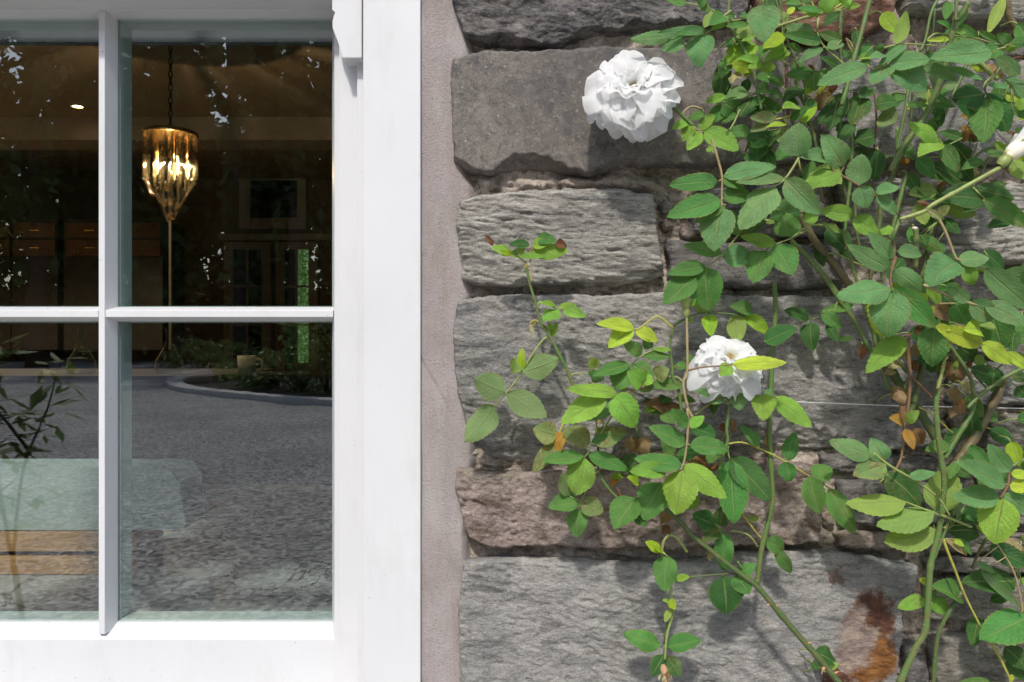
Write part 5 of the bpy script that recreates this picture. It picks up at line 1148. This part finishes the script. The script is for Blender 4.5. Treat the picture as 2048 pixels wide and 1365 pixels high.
leaf(t, 3.5, [(700, 1180), (600, 1100)], [(885, 1135, 568, 1085, 120, 'D'), (760, 1060, 700, 1110, 90, 'G'), (530, 1095, 700, 1150, 65, 'G'), (820, 1075, 1015, 1095, 72, 'g'), (640, 1160, 540, 1210, 60, 'l'), (580, 1180, 690, 1220, 60, 'g'), (690, 1215, 815, 1290, 105, 'g'), (120, 790, 55, 700, 70, 'L'), (180, 900, 30, 840, 90, 'G'), (350, 970, 330, 1010, 130, 'k')], 'd')
leaf(t, 4, [(1200, 1060), (1170, 1130)], [(1180, 1130, 1172, 1218, 75, 'G')])
cane(t, 4.5, [(1145, 1120), (1080, 1170), (1005, 1225)], 9, 'y')
leaf(t, 6.3, [(925, 180), (990, 220)], [(965, 240, 1015, 170, 35, 'l')], 'l')

t = Tile(1350, 560, 'A')
cane(t, 4, [(902, 20), (905, 60), (915, 300), (890, 580), (880, 800), (870, 1100), (862, 1300), (858, 1400), (870, 1630), (890, 1960), (880, 2060), (840, 2240), (790, 2440), (760, 2660), (745, 2770)], 22, 'g', prick=8, r2=24)
leaf(t, 9, [(120, 825), (250, 795), (400, 785), (520, 770)], [(520, 770, 1025, 740, 122, 'y'), (515, 775, 405, 872, 118, 'l')], 'b')
leaf(t, 4, [(500, 318), (560, 310), (640, 322)], [(560, 312, 575, 578, 160, 'L'), (700, 288, 508, 235, 112, 'g'), (632, 325, 880, 478, 118, 'L')], 'g')
leaf(t, 5, [(880, 560), (830, 560)], [(808, 562, 1105, 425, 155, 'G')])
leaf(t, 2.2, [(1300, 340), (1230, 365)], [(1230, 350, 1002, 270, 102, 'G'), (1230, 382, 1240, 638, 155, 'G')], 'g')
leaf(t, 6.5, [(480, 1130), (560, 1060), (660, 1050), (800, 1060), (900, 1068), (930, 1080)], [(320, 1050, 192, 1005, 62, 'b'), (452, 1078, 312, 1105, 92, 'b'), (590, 1028, 572, 1160, 160, 'b'), (810, 1045, 808, 1272, 195, 'l'), (915, 1060, 1255, 1338, 158, 'l'), (900, 1048, 815, 1010, 72, 'b')], 'p')
cane(t, 6, [(450, 1010), (490, 1100), (485, 1230), (470, 1365), (480, 1460), (450, 1560), (400, 1700)], 15, 'g', prick=3)
leaf(t, 3, [], [(450, 1380, 430, 1300, 70, 'D'), (510, 1390, 500, 1290, 60, 'd')])

t = Tile(1200, 800, 'A')
leaf(t, 7.5, [(795, 80), (800, 240), (790, 400), (770, 540), (740, 630)], [(780, 412, 448, 238, 150, 'g'), (815, 412, 1185, 440, 152, 'g'), (748, 595, 308, 528, 155, 'g'), (617, 640, 282, 640, 150, 'l'), (770, 590, 1162, 892, 192, 'l'), (740, 630, 665, 1035, 285, 'l'), (795, 242, 648, 85, 112, 'g'), (805, 242, 948, 138, 92, 'l')], 'p', .0011)
leaf(t, 4, [(800, 480), (700, 500)], [(670, 500, 555, 355, 122, 'g'), (690, 505, 895, 470, 112, 'g'), (830, 250, 1060, 330, 130, 'G'), (860, 850, 800, 1000, 140, 'l'), (900, 700, 880, 860, 90, 'G'), (1050, 480, 980, 570, 100, 'g'), (1160, 500, 1050, 480, 90, 'G')], 'd')
leaf(t, 5, [(1165, 420), (1165, 470), (1180, 540)], [(1185, 545, 1210, 1135, 265, 'g'), (1180, 530, 1550, 925, 225, 'G')], 'l')
leaf(t, 3.5, [(1040, 1130), (1100, 1170), (1125, 1205)], [(1040, 1130, 835, 1045, 172, 'G'), (1090, 1150, 1120, 980, 135, 'G'), (1105, 1175, 935, 1272, 112, 'G'), (1125, 1205, 1135, 1575, 158, 'g')], 'g')
leaf(t, 2.4, [], [(1000, 510, 840, 500, 110, 'D'), (1090, 620, 980, 610, 60, 'D'), (640, 1010, 560, 1120, 120, 'd'), (560, 1150, 640, 1180, 90, 'D')])
cane(t, 4, [(440, 860), (600, 1000), (740, 1120), (830, 1230), (1000, 1365), (1140, 1480), (1300, 1600), (1430, 1700), (1620, 1925), (1820, 2160), (1980, 2340), (2180, 2580), (2330, 2760)], 20, 'd', d2=5, r2=30,
     thorns=[(1490, 1865, -.8, .5, 40), (1560, 1870, .8, -.5, 40), (1870, 2200, .9, -.4, 48), (1960, 2420, -.5, .9, 62), (2090, 2450, .8, -.6, 50)])
cane(t, 4, [(1450, 1700), (1350, 1610), (1250, 1470)], 14, 'g')
cane(t, 3.6, [(1080, 690), (1110, 540), (1150, 440)], 15, 'l')

t = Tile(1400, 820, 'A')
leaf(t, 4.6, [(260, 310), (400, 300), (600, 380), (720, 440), (940, 570), (1180, 715)], [(545, 330, 375, 138, 92, 'g'), (795, 465, 865, 202, 132, 'g'), (785, 470, 815, 658, 145, 'g'), (1000, 600, 1085, 952, 185, 'g'), (1060, 640, 1180, 490, 170, 'g'), (1180, 712, 1420, 1130, 185, 'g')], 'y')
leaf(t, 3.6, [(385, 945), (540, 1150), (690, 1285)], [(600, 1190, 795, 1285, 150, 'g'), (690, 1280, 850, 1500, 110, 'g'), (440, 1000, 540, 970, 60, 'L')], 'y')
leaf(t, 3.4, [(280, 1095), (440, 1140), (530, 1250)], [], 'l')
leaf(t, 3.5, [(640, 300), (610, 260)], [(600, 330, 612, 235, 35, 'p')])

t = Tile(1220, 1065, 'A')
cane(t, 4, [(700, 180), (655, 110), (600, 45), (540, 28), (490, 80), (475, 180), (500, 300), (550, 470), (560, 620), (575, 730), (520, 930), (500, 1160)], 13, 'l')
leaf(t, 4.5, [(480, 180), (515, 215)], [(520, 212, 487, 540, 200, 'g'), (465, 160, 325, 88, 85, 'L'), (480, 170, 400, 140, 50, 'L')], 'l')
leaf(t, 4, [(600, 430), (720, 410), (1030, 380), (1160, 385)], [(600, 430, 725, 405, 62, 'l'), (1035, 400, 1062, 748, 285, 'G'), (1155, 372, 1265, 565, 180, 'g'), (1170, 370, 1325, 285, 95, 'g')], 'd')
leaf(t, 3.5, [(520, 810), (490, 1020)], [(468, 1028, 142, 915, 165, 'g'), (525, 1042, 832, 985, 150, 'g'), (490, 1110, 378, 1295, 135, 'G'), (515, 1130, 640, 1320, 140, 'G')], 'g')
leaf(t, 4.2, [(565, 620), (560, 700)], [(540, 610, 590, 700, 75, 'L'), (550, 700, 500, 820, 60, 'L'), (480, 610, 540, 640, 30, 'l')], 'l')
leaf(t, 3.4, [(930, 230), (880, 220)], [(920, 250, 885, 190, 45, 'p'), (900, 260, 930, 215, 30, 'y')], 'p')
t = Tile(1480, 1065, 'A')
leaf(t, 2, [], [(690, 1090, 890, 1190, 150, 'G'), (720, 1230, 900, 1200, 90, 'L'), (660, 1180, 700, 1260, 60, 'G')])

# ---- lower right
t = Tile(1620, 500, 'B')
leaf(t, 9.5, [(780, 60), (775, 100), (740, 200), (735, 310), (745, 370)], [(742, 340, 265, 390, 205, 'b'), (750, 372, 712, 805, 315, 'b'), (760, 340, 1148, 710, 205, 'g'), (768, 180, 1052, 395, 160, 'b')], 'b')
leaf(t, 7.5, [(735, 310), (760, 330)], [(925, 310, 765, 235, 120, 'y'), (740, 325, 1115, 440, 165, 'y'), (740, 380, 645, 795, 300, 'y'), (1010, 560, 1120, 590, 90, 'y')], 'y')
leaf(t, 3, [(520, 470), (400, 440), (260, 470), (230, 540)], [(400, 500, 105, 560, 82, 'g'), (105, 572, 298, 708, 112, 'g'), (160, 670, 260, 840, 90, 'G'), (265, 815, 402, 810, 52, 'G')], 'l')
leaf(t, 7, [(920, 770), (860, 790)], [(862, 788, 515, 1092, 195, 'l')], 'r')
leaf(t, 6.5, [(1100, 690), (1140, 720)], [(1140, 722, 1115, 1062, 245, 'g')])
cane(t, 5, [(900, 790), (895, 900), (905, 1060), (915, 1140), (900, 1365), (880, 1520), (860, 1640), (845, 1800), (820, 1920), (760, 2030)], 18, 'b', r2=11)
cane(t, 5.4, [(920, 1150), (1010, 1240), (1120, 1350)], 10, 'r')
leaf(t, 3.5, [], [(660, 1050, 875, 1035, 105, 'p'), (790, 970, 945, 955, 85, 'p'), (740, 1310, 875, 1310, 110, 'd'), (900, 900, 990, 950, 80, 'd'), (940, 1100, 980, 1000, 80, 'D'), (480, 860, 470, 1000, 70, 'D'), (770, 1100, 690, 1110, 70, 'p')])
cane(t, 3, [(0, 90), (150, 270), (250, 430), (400, 640), (500, 830), (560, 950)], 23, 'g')
cane(t, 3, [(480, 460), (560, 700), (600, 860), (650, 1050), (720, 1280)], 22, 'g', prick=4)
cane(t, 2.4, [(530, 440), (600, 700), (650, 900), (710, 1010), (800, 1200), (900, 1320), (1080, 1600), (1240, 1850)], 38, 'd', r2=44)
cane(t, 3.6, [(1035, 980), (1000, 1190), (950, 1380), (880, 1560)], 30, 'd', r2=26)
cane(t, 4, [(740, 930), (880, 1120)], 13, 'd')
cane(t, 7, [(1270, 830), (1235, 900), (1215, 1060), (1160, 1270)], 16, 'l', prick=4)
cane(t, 5, [(820, 850), (860, 930)], 8, 'r')

t = Tile(1748, 500, 'B')
leaf(t, 10, [(450, 320), (620, 390), (750, 450), (870, 485), (1000, 520), (1110, 555)], [(875, 472, 1125, 632, 185, 'b'), (1000, 492, 1420, 690, 155, 'b'), (872, 470, 670, 345, 112, 'b')], 'p', .0011)
leaf(t, 9, [(690, 850), (660, 870)], [(1000, 862, 562, 700, 155, 'y'), (985, 845, 1265, 1040, 142, 'y'), (1200, 930, 1440, 1100, 90, 'y'), (990, 735, 870, 700, 130, 'y'), (570, 690, 700, 730, 60, 'y')], 'y')
leaf(t, 6, [(730, 490), (620, 490), (490, 505)], [(735, 482, 865, 685, 190, 'g'), (1060, 570, 1165, 928, 250, 'g'), (615, 475, 468, 360, 92, 'l'), (1060, 660, 960, 740, 110, 'L')], 'p')
leaf(t, 5, [(1100, 150), (1190, 190)], [(830, 90, 1115, 175, 115, 'G'), (1195, 190, 1440, 380, 200, 'G'), (1000, 5, 1185, 175, 120, 'G'), (850, 110, 1000, 190, 90, 'L'), (480, 290, 590, 300, 60, 'g'), (700, 330, 760, 420, 80, 'G')], 'l')
leaf(t, 3.5, [], [(520, 510, 745, 645, 125, 'd'), (735, 665, 865, 715, 70, 'd'), (740, 1000, 760, 1225, 190, 'd'), (700, 1250, 755, 1400, 95, 'd'), (790, 1200, 860, 1290, 70, 'p'), (750, 1420, 700, 1500, 70, 'd'), (770, 1340, 810, 1500, 90, 'd'), (860, 1070, 880, 1010, 50, 'D')])
leaf(t, 4, [(1200, 1180), (1100, 1100)], [(765, 868, 945, 995, 155, 'G'), (1192, 1192, 885, 1070, 155, 'G'), (940, 950, 975, 1085, 82, 'L'), (730, 1100, 760, 1000, 40, 'L'), (1250, 1140, 1420, 1180, 90, 'G'), (1300, 1240, 1400, 1340, 130, 'G'), (1240, 980, 1400, 1060, 120, 'G'), (600, 1000, 680, 960, 60, 'p')], 'd')
cane(t, 6, [(1400, 1060), (1250, 1130), (1130, 1200), (950, 1340), (850, 1440)], 19, 'g', prick=5)
cane(t, 5, [(690, 870), (820, 1060), (890, 1200), (910, 1365), (880, 1500), (760, 1700), (640, 1900)], 16, 'g', prick=4, r2=24)
cane(t, 4, [(890, 1100), (960, 1190), (1040, 1280)], 10, 'd')
cane(t, 3, [(1180, 1180), (1100, 1365), (930, 1690), (800, 1870), (700, 1990)], 40, 'o', r2=46)

t = Tile(1640, 760, 'B')
leaf(t, 8, [(485, 665), (590, 750), (680, 810), (820, 890), (960, 980), (1090, 1090), (1180, 1235)], [(485, 690, 105, 545, 162, 'b'), (590, 752, 475, 540, 168, 'b'), (600, 760, 300, 870, 205, 'k'), (810, 880, 1055, 840, 88, 'b'), (1090, 1080, 1060, 1030, 40, 'u')], 'l', .0011)
leaf(t, 4, [(540, 940), (620, 860)], [(590, 850, 930, 1150, 255, 'G')])
leaf(t, 7, [(1380, 1340), (1180, 1260), (1060, 1220), (900, 1160), (790, 1115)], [(785, 1110, 230, 1130, 178, 'L'), (1040, 1200, 488, 1370, 205, 'L')], 'l', .0011)
leaf(t, 5, [(1060, 1220), (1050, 1190)], [(1050, 1192, 1170, 785, 285, 'L'), (1180, 1120, 1250, 930, 80, 'L')], 'l')
leaf(t, 5.4, [(765, 390), (755, 300), (760, 200)], [(762, 392, 662, 335, 85, 'o'), (782, 388, 890, 285, 95, 'l'), (775, 445, 855, 635, 85, 'o'), (740, 200, 755, 380, 50, 'D'), (850, 440, 930, 600, 120, 'D'), (700, 90, 770, 200, 100, 'd')], 'b')
cane(t, 6.5, [(1085, 0), (1075, 100), (1058, 230), (1070, 450), (1100, 700), (1130, 900), (1120, 1100), (1085, 1365), (1010, 1660), (990, 1900), (960, 2270), (870, 2440), (720, 2770)], 22, 'g', prick=22, r2=30)
cane(t, 6, [(1200, 1230), (1320, 1100), (1480, 960), (1560, 900), (1760, 780), (1900, 700)], 18, 'g')
cane(t, 6.4, [(1180, 1240), (1140, 1365), (1090, 1500), (1030, 1640)], 16, 'g', thorns=[(1150, 1330, -1, .1, 30), (1100, 1450, -.9, -.3, 26)])
cane(t, 3.5, [(905, 250), (1040, 330), (1180, 460), (1210, 480)], 7, 'y')

t = Tile(1748, 800, 'B')
leaf(t, 9, [(1245, 600), (1230, 660), (1220, 770), (1160, 885)], [(1195, 772, 752, 565, 175, 'b'), (1150, 880, 710, 882, 195, 'b'), (1165, 895, 1095, 1315, 305, 'l'), (1190, 860, 1430, 1035, 155, 'b'), (1235, 655, 1035, 400, 155, 'b'), (1245, 665, 1430, 710, 82, 'y'), (1235, 772, 1430, 820, 112, 'y')], 'b', .0012)
leaf(t, 4.5, [(1080, 640), (1060, 600)], [(855, 415, 1065, 608, 105, 'g'), (1110, 625, 1250, 745, 110, 'g'), (800, 510, 920, 580, 90, 'G'), (760, 640, 880, 690, 90, 'G'), (1310, 590, 1420, 580, 80, 'g'), (1240, 790, 1400, 860, 80, 'g')])
leaf(t, 4, [(700, 1150), (680, 1180)], [(670, 1190, 975, 1180, 200, 'G'), (820, 980, 985, 1110, 130, 'g'), (780, 1050, 960, 1120, 60, 'G'), (700, 950, 780, 1060, 110, 'G'), (1000, 1110, 1030, 1190, 60, 'D')])
leaf(t, 6, [(560, 1200), (540, 1130)], [(565, 1185, 60, 1330, 235, 'L')], 'g')
leaf(t, 6, [(640, 1270), (700, 1265)], [(640, 1268, 860, 1420, 60, 'p'), (800, 1270, 900, 1415, 55, 'g'), (720, 1265, 820, 1330, 50, 'y')], 'l')

t = Tile(1748, 1065, 'B')
cane(t, 5, [(800, 540), (640, 800), (575, 980), (540, 1365), (530, 1460)], 19, 'd', r2=20)
leaf(t, 6.5, [(630, 60), (660, 150), (740, 350), (830, 580), (970, 860)], [], 'y', .0012)
leaf(t, 5, [(1050, 980), (1150, 1150), (1265, 1400)], [(1400, 770, 968, 960, 285, 'g'), (1265, 1300, 1240, 1370, 40, 'y')], 'y', .0012)
leaf(t, 5.5, [(1340, 720), (1350, 690), (1280, 380), (1150, 150), (1100, 80)], [(930, 275, 1105, 362, 62, 'b'), (975, 355, 1355, 700, 78, 'b')], 'p')
leaf(t, 4.5, [(520, 600), (560, 590)], [(480, 605, 215, 685, 118, 'l'), (520, 600, 675, 750, 135, 'l'), (790, 605, 550, 480, 140, 'g'), (520, 470, 410, 430, 70, 'L')])
leaf(t, 4, [(1320, 330), (1250, 330)], [(1300, 440, 798, 450, 205, 'G'), (1040, 130, 1420, 310, 175, 'G'), (1050, 620, 1250, 590, 80, 'G'), (1180, 80, 1400, 170, 72, 'p'), (1340, 80, 1400, 40, 70, 'k'), (1340, 470, 1420, 420, 60, 'l'), (1330, 780, 1400, 790, 40, 'y')])
leaf(t, 3.5, [], [(1185, 1040, 1400, 1250, 165, 'G'), (1200, 1160, 1400, 1360, 110, 'G'), (1075, 1370, 750, 1385, 95, 'g')])
cane(t, 3.5, [(1035, 40), (960, 170), (890, 330)], 14, 'd')

# a few more small leaves deep in the tangle
t = Tile(0, 0, 'B'); t4 = 4.55
for i in range(165):
    if i % 3 == 0: continue
    x = rng.uniform(1470, 2070); y = rng.uniform(-20, 560) if i < 80 else rng.uniform(560, 1340)
    if i >= 80: x = rng.uniform(1860, 2070)
    if i >= 110: x = rng.uniform(1690, 2070); y = rng.uniform(560, 1000)
    if i >= 140: x = rng.uniform(1440, 1720); y = rng.uniform(-10, 330)
    a = rng.uniform(0, 6.28); ln = rng.uniform(34, 64)
    leaf(t, rng.uniform(1.8, 5.2), [], [(x * t4, y * t4, (x + math.cos(a) * ln) * t4, (y + abs(math.sin(a)) * ln) * t4, ln * .5 * t4, rng.choice('GGgGgL'))])

# the plants go on beyond the photograph's frame: canes down to the soil and up the wall, more leaves round the edges
def ext(pl, d, pts, r, tone): cane(Tile(0, 0, pl), d, [(x * 4.55, y * 4.55) for x, y in pts], r, tone, d2=4, prick=4)
ext('A', 5, [(1710, 1406), (1770, 1520), (1790, 1900), (1740, 2500), (1720, 3390)], 36, 'o')
ext('B', 6.5, [(1797, 1368), (1775, 1500), (1830, 2000), (1850, 2700), (1830, 3390)], 31, 'g')
ext('B', 5, [(1864, 1384), (1862, 1560), (1900, 2100), (1880, 2800), (1862, 3390)], 24, 'd')
ext('B', 5, [(1452, -12), (1440, -150), (1470, -380)], 16, 'g'); ext('B', 4, [(1556, -12), (1570, -200), (1540, -430)], 15, 'd')
ext('B', 7, [(1744, -12), (1790, -180), (1800, -460)], 20, 'g'); ext('B', 6, [(1880, -8), (1930, -200), (1960, -420)], 14, 'g'); ext('B', 3, [(2006, -12), (1980, -240), (2060, -520)], 38, 'o')
ext('B', 6, [(2055, 910), (2180, 840), (2330, 700)], 18, 'g'); ext('B', 6, [(2055, 730), (2200, 640), (2290, 480)], 18, 'g')
r_ = random.Random(91); t = Tile(0, 0, 'B')
for i in range(70):
    if i < 34: x, y = r_.uniform(2085, 2350), r_.uniform(-250, 1400)
    elif i < 54: x, y = r_.uniform(1450, 2200), r_.uniform(-420, -60)
    else: x, y = r_.uniform(1650, 2100), r_.uniform(1400, 1800)
    d_ = r_.uniform(3, 8); s_ = 4.55; a = r_.uniform(0, 6.28); ux, uy = math.cos(a), math.sin(a); L_ = r_.uniform(45, 85); tn = r_.choice('gglbG')
    # five leaflets on a stalk
    P0 = (x, y); lf = []
    for k, side in ((.35, 1), (.35, -1), (.7, 1), (.7, -1), (1, 0)):
        bx, by = x + ux * L_ * k, y + uy * L_ * k; an = a + side * 1.05; ln = r_.uniform(34, 56)
        lf.append((bx * s_, by * s_, (bx + math.cos(an) * ln) * s_, (by + math.sin(an) * ln) * s_, ln * .55 * s_, tn))
    if min(q[2] for q in lf) > 2065 * s_ or max(q[3] for q in lf) < -20 * s_ or min(q[3] for q in lf) > 1385 * s_:
        leaf(t, d_, [((x - ux * 20) * s_, (y - uy * 20) * s_), (x * s_, y * s_), ((x + ux * L_) * s_, (y + uy * L_) * s_)], lf)

# ------------------------------------------------------------------ blooms, buds, spent heads
def petal_mesh(seed, cup, reflex, ruffle, notch):
    r = random.Random(seed); nu, nv = 11, 9; vs = []; uv = []; p1 = r.uniform(0, 6); p2 = r.uniform(0, 6); sk = r.uniform(-.12, .12)
    for j in range(nv):
        t = j / (nv - 1)
        for i in range(nu):
            s = i / (nu - 1) * 2 - 1
            w = 0.08 + 0.50 * (math.sin(math.pi * 0.5 * t ** 0.75)) - 0.10 * max(0, t - .75) * 4 * abs(s)
            y = t * (1 - 0.17 * s * s * t ** 2) - notch * math.exp(-((s - sk) / .22) ** 2) * t ** 5 + 0.03 * math.sin(4 * s + p2) * t ** 3
            z = cup * (s * s) * w * (0.5 + t) - reflex * max(0, t - .45) ** 2 * 2 + ruffle * math.sin(5.2 * s + p1) * t ** 3 + ruffle * .3 * math.sin(8 * s + p2) * t ** 6
            vs.append((s * w, y, z)); uv.append(((s + 1) / 2, t))
    fs = [(j * nu + i, j * nu + i + 1, (j + 1) * nu + i + 1, (j + 1) * nu + i) for j in range(nv - 1) for i in range(nu - 1)]
    me = mesh_np('petal', vs, fs, True, uv); me.materials.append(M_PETAL); return me
PET = [petal_mesh(i, c, f, u, n) for i, (c, f, u, n) in enumerate(((.16, .45, .09, .10), (.20, .75, .11, .16), (.08, .35, .13, .06), (.22, .20, .09, .12), (.12, .95, .10, .05)))]

def bloom(center, R_, axis, parent, seed, rings, squash=1.0):
    """rings: (count, opening angle in degrees, length factor, start height factor)"""
    r = random.Random(seed); ax = Vector(axis).normalized(); a = ax.orthogonal().normalized(); b = ax.cross(a); c = Vector(center)
    fl = MB().lathe([(R_ * .05, -R_ * .42), (R_ * .10, -R_ * .34), (R_ * .11, -R_ * .26), (R_ * .04, -R_ * .16)], c, 12, ax).build('flower', M_STEM, parent, True); fl.color = (*CANE['l'], 1)
    for (n, op, lf, hh) in rings:
        ph = r.uniform(0, 6.28)
        for i in range(n):
            an = ph + (i + r.uniform(-.25, .25)) / n * 2 * math.pi; o = R(op + r.uniform(-14, 14)); L_ = R_ * lf * r.uniform(.80, 1.16)
            rad = a * math.cos(an) + b * math.sin(an); tan = -a * math.sin(an) + b * math.cos(an)
            d = ax * math.cos(o) + rad * math.sin(o); nrm = (ax * math.sin(o) - rad * math.cos(o))      # inner face
            tw = r.uniform(-.16, .16); sd = tan * math.cos(tw) + nrm * math.sin(tw); nm = nrm * math.cos(tw) - tan * math.sin(tw)
            base = c + ax * R_ * hh + rad * R_ * .05; w = L_ * r.uniform(.72, 1.02)
            m = Matrix(((sd.x * w, d.x * L_, nm.x * L_, base.x), (sd.y * w, d.y * L_, nm.y * L_, base.y), (sd.z * w, d.z * L_, nm.z * L_, base.z), (0, 0, 0, 1)))
            p = bpy.data.objects.new('petal', r.choice(PET)); COL.objects.link(p); hang(p, fl); p.matrix_basis = m
    return fl
M_STAMEN = plain('stamen', (0.62, 0.42, 0.10), 0.6)
def stamens(fl, c, ax, R_, seed, n=14):
    r = random.Random(seed); m = MB(); ax = Vector(ax).normalized(); a = ax.orthogonal().normalized(); b = ax.cross(a); c = Vector(c)
    for i in range(n):
        an = r.uniform(0, 6.28); q = r.uniform(.02, .16) * R_; e = c + ax * R_ * r.uniform(.2, .36) + (a * math.cos(an) + b * math.sin(an)) * q
        m.tube([c, e], [R_ * .008, R_ * .006], 4); m.lathe([(.0001, -R_ * .02), (R_ * .022, 0), (.0001, R_ * .025)], e, 6, ax)
    o = m.build('stamens', M_STAMEN, fl, True); o['kind'] = 'stuff'
full = [(11, 116, .95, -.16), (14, 101, 1.04, -.10), (16, 88, 1.04, -.04), (15, 74, .98, .0), (13, 60, .88, .03), (12, 47, .76, .05), (9, 34, .60, .06), (8, 22, .48, .08), (6, 9, .40, .09)]
c1 = P(1266, 184, 0.050); s1 = 81 * (D - .05) / F
f1 = bloom(c1, s1, (-.10, -.88, .42), plants['B'], 5, full); f1['label'] = 'large fully open white double rose on the dark slab'
stamens(f1, c1, (-.10, -.88, .42), s1 * .8, 2, 5)
loose = [(11, 106, .98, -.12), (13, 90, 1.02, -.06), (14, 74, .98, 0), (12, 58, .86, .05), (10, 44, .70, .07), (7, 28, .52, .08)]
c2 = P(1457, 728, 0.060); s2 = 66 * (D - .06) / F
f2 = bloom(c2, s2, (.02, -.62, .80), plants['A'], 9, loose); f2['label'] = 'looser white rose behind a lime leaflet'
stamens(f2, c2, (.02, -.62, .80), s2, 3)

def bud(hip, tip, r, parent, open_=0.0, seed=1):
    hip = Vector(hip); tip = Vector(tip); ax = (tip - hip).normalized(); L_ = (tip - hip).length
    h = MB().lathe([(r * .35, -r * .9), (r * .62, -r * .5), (r * .70, 0), (r * .58, r * .5), (r * .55, r * .62)], hip, 14, ax).build('bud', M_STEM, parent, True); h.color = (*CANE['l'], 1)
    prof = [(r * .5, r * .55), (r * .95, r * 1.3), (r * 1.0, L_ * .45), (r * .72, L_ * .72), (r * .3, L_ * .93), (.0001, L_)]
    a = ax.orthogonal().normalized(); b = ax.cross(a); rr_ = random.Random(seed)
    o = MB().lathe(prof, hip, 16, ax).build('bud_petals', M_BUDW if open_ else M_STEM, h, True)
    if not open_: o.color = (0.30, 0.38, 0.12, 1)
    for i in range(6 if open_ else 0):
        an = i * 2.4; rad = a * math.cos(an) + b * math.sin(an); tn = -a * math.sin(an) + b * math.cos(an); oo = R(1 + 1.2 * i); d = ax * math.cos(oo) + rad * math.sin(oo); n = ax * math.sin(oo) - rad * math.cos(oo)
        ln = L_ * rr_.uniform(.8, .98); w = r * 1.35; B = hip + ax * r * .6 + rad * r * (.60 + .05 * i)
        m = Matrix(((tn.x * w, d.x * ln, n.x * w, B.x), (tn.y * w, d.y * ln, n.y * w, B.y), (tn.z * w, d.z * ln, n.z * w, B.z), (0, 0, 0, 1)))
        s = bpy.data.objects.new('petal', PET[i % 5]); COL.objects.link(s); hang(s, h); s.matrix_basis = m
    for i in range(5):
        an = i / 5 * 6.283 + .4; rad = a * math.cos(an) + b * math.sin(an); k = rr_.uniform(.8, 1.1)
        B = hip + ax * r * .55 + rad * r * .5; T = hip + ax * L_ * (.95 if not open_ else .62) * k + rad * r * (.55 if not open_ else 1.15)
        d = T - B; ln = d.length; d.normalize(); n = (rad - d * rad.dot(d)).normalized(); sd = d.cross(n)
        w = r * 1.25
        m = Matrix(((sd.x * w, d.x * ln, -n.x * w, B.x), (sd.y * w, d.y * ln, -n.y * w, B.y), (sd.z * w, d.z * ln, -n.z * w, B.z), (0, 0, 0, 1)))
        s = bpy.data.objects.new('sepal', SEPAL); COL.objects.link(s); hang(s, h); s.matrix_basis = m; s.color = (0.20, 0.33, 0.07, 1)
    return h
SEPAL = leaf_mesh(77, .5, -.5, .0, 6)
M_BUDW = plain('bud_white', (0.80, 0.76, 0.62), 0.55, 0.3, 0.06, 60)
k = (D - .1) / F
bud(P(2009, 322, .10), P(2066, 268, .10), 17 * k, plants['B'], 1.0, 3)['label'] = 'fat cream bud about to open at the picture edge'
k = (D - .06) / F
bud(P(1372, 624, .06), P(1372, 578, .06), 11.5 * k, plants['A'], 0.0, 4)['label'] = 'tight green bud on an upright stalk'

M_DRY = plain('dried_petal', (0.34, 0.21, 0.12), 0.9, 0.1, 0.35, 120)
def spent(c, r, ax, parent, label, col=None):
    h = MB().lathe([(r * .3, -r * .9), (r * .55, -r * .4), (r * .5, 0), (r * .35, r * .3)], c, 10, ax).build('spent_flower', M_DRY, parent, True); h['label'] = label
    rr_ = random.Random(int(abs(c.x) * 1e4)); ax = Vector(ax).normalized(); a = ax.orthogonal().normalized(); b = ax.cross(a)
    for i in range(13):
        an = rr_.uniform(0, 6.28); o = R(rr_.uniform(10, 75)); rad = a * math.cos(an) + b * math.sin(an); d = ax * math.cos(o) + rad * math.sin(o); n = rad * math.cos(o) - ax * math.sin(o); sd = d.cross(n); ln = r * rr_.uniform(.9, 1.5); w = r * rr_.uniform(.5, .9)
        m = Matrix(((sd.x * w, d.x * ln, n.x * w, c.x), (sd.y * w, d.y * ln, n.y * w, c.y), (sd.z * w, d.z * ln, n.z * w, c.z), (0, 0, 0, 1)))
        s = bpy.data.objects.new('dried_petal', rr_.choice(CURL)); COL.objects.link(s); hang(s, h); s.matrix_basis = m
        s.color = ((0.33, 0.20, 0.11, .7), (0.45, 0.33, 0.18, .7), (0.24, 0.13, 0.07, .8))[i % 3] if col is None else (*col[i % len(col)], .8)
spent(P(1836, 662, .05), 10 * U, (.3, -.5, .8), plants['B'], 'shrivelled brown spent rose head')
spent(P(1328, 1345, .042), 15 * U, (0.1, -.5, -.85), plants['A'], 'faded pale spent rose hanging at the bottom edge', [(0.55, 0.45, 0.26), (0.45, 0.26, 0.13), (0.6, 0.55, 0.36)])
# pale pith of the pruned cane
pc = P(1830.5, 457, .06); o = MB().lathe([(.0001, .0012), (.0018, .0012), (.0027, .0006), (.0028, -.0002)], pc, 12, (0.05, -.45, .9)).build('cut_end', plain('cut_pith', (0.62, 0.48, 0.42), 0.7), plants['B'], True)

# training wire
wp = [P(1330, 797, .012), P(1560, 803, .014), P(1794, 812, .018), P(1935, 815, .020), P(2300, 823, .022)]
o = MB().tube(crom(wp, 5), .00055, 6).build('training_wire', plain('galvanised_wire', (0.75, 0.75, 0.74), 0.35, 0.5, metal=0.6)); tag(o, 'thin taut galvanised wire stretched along the wall behind the canes', 'wire')
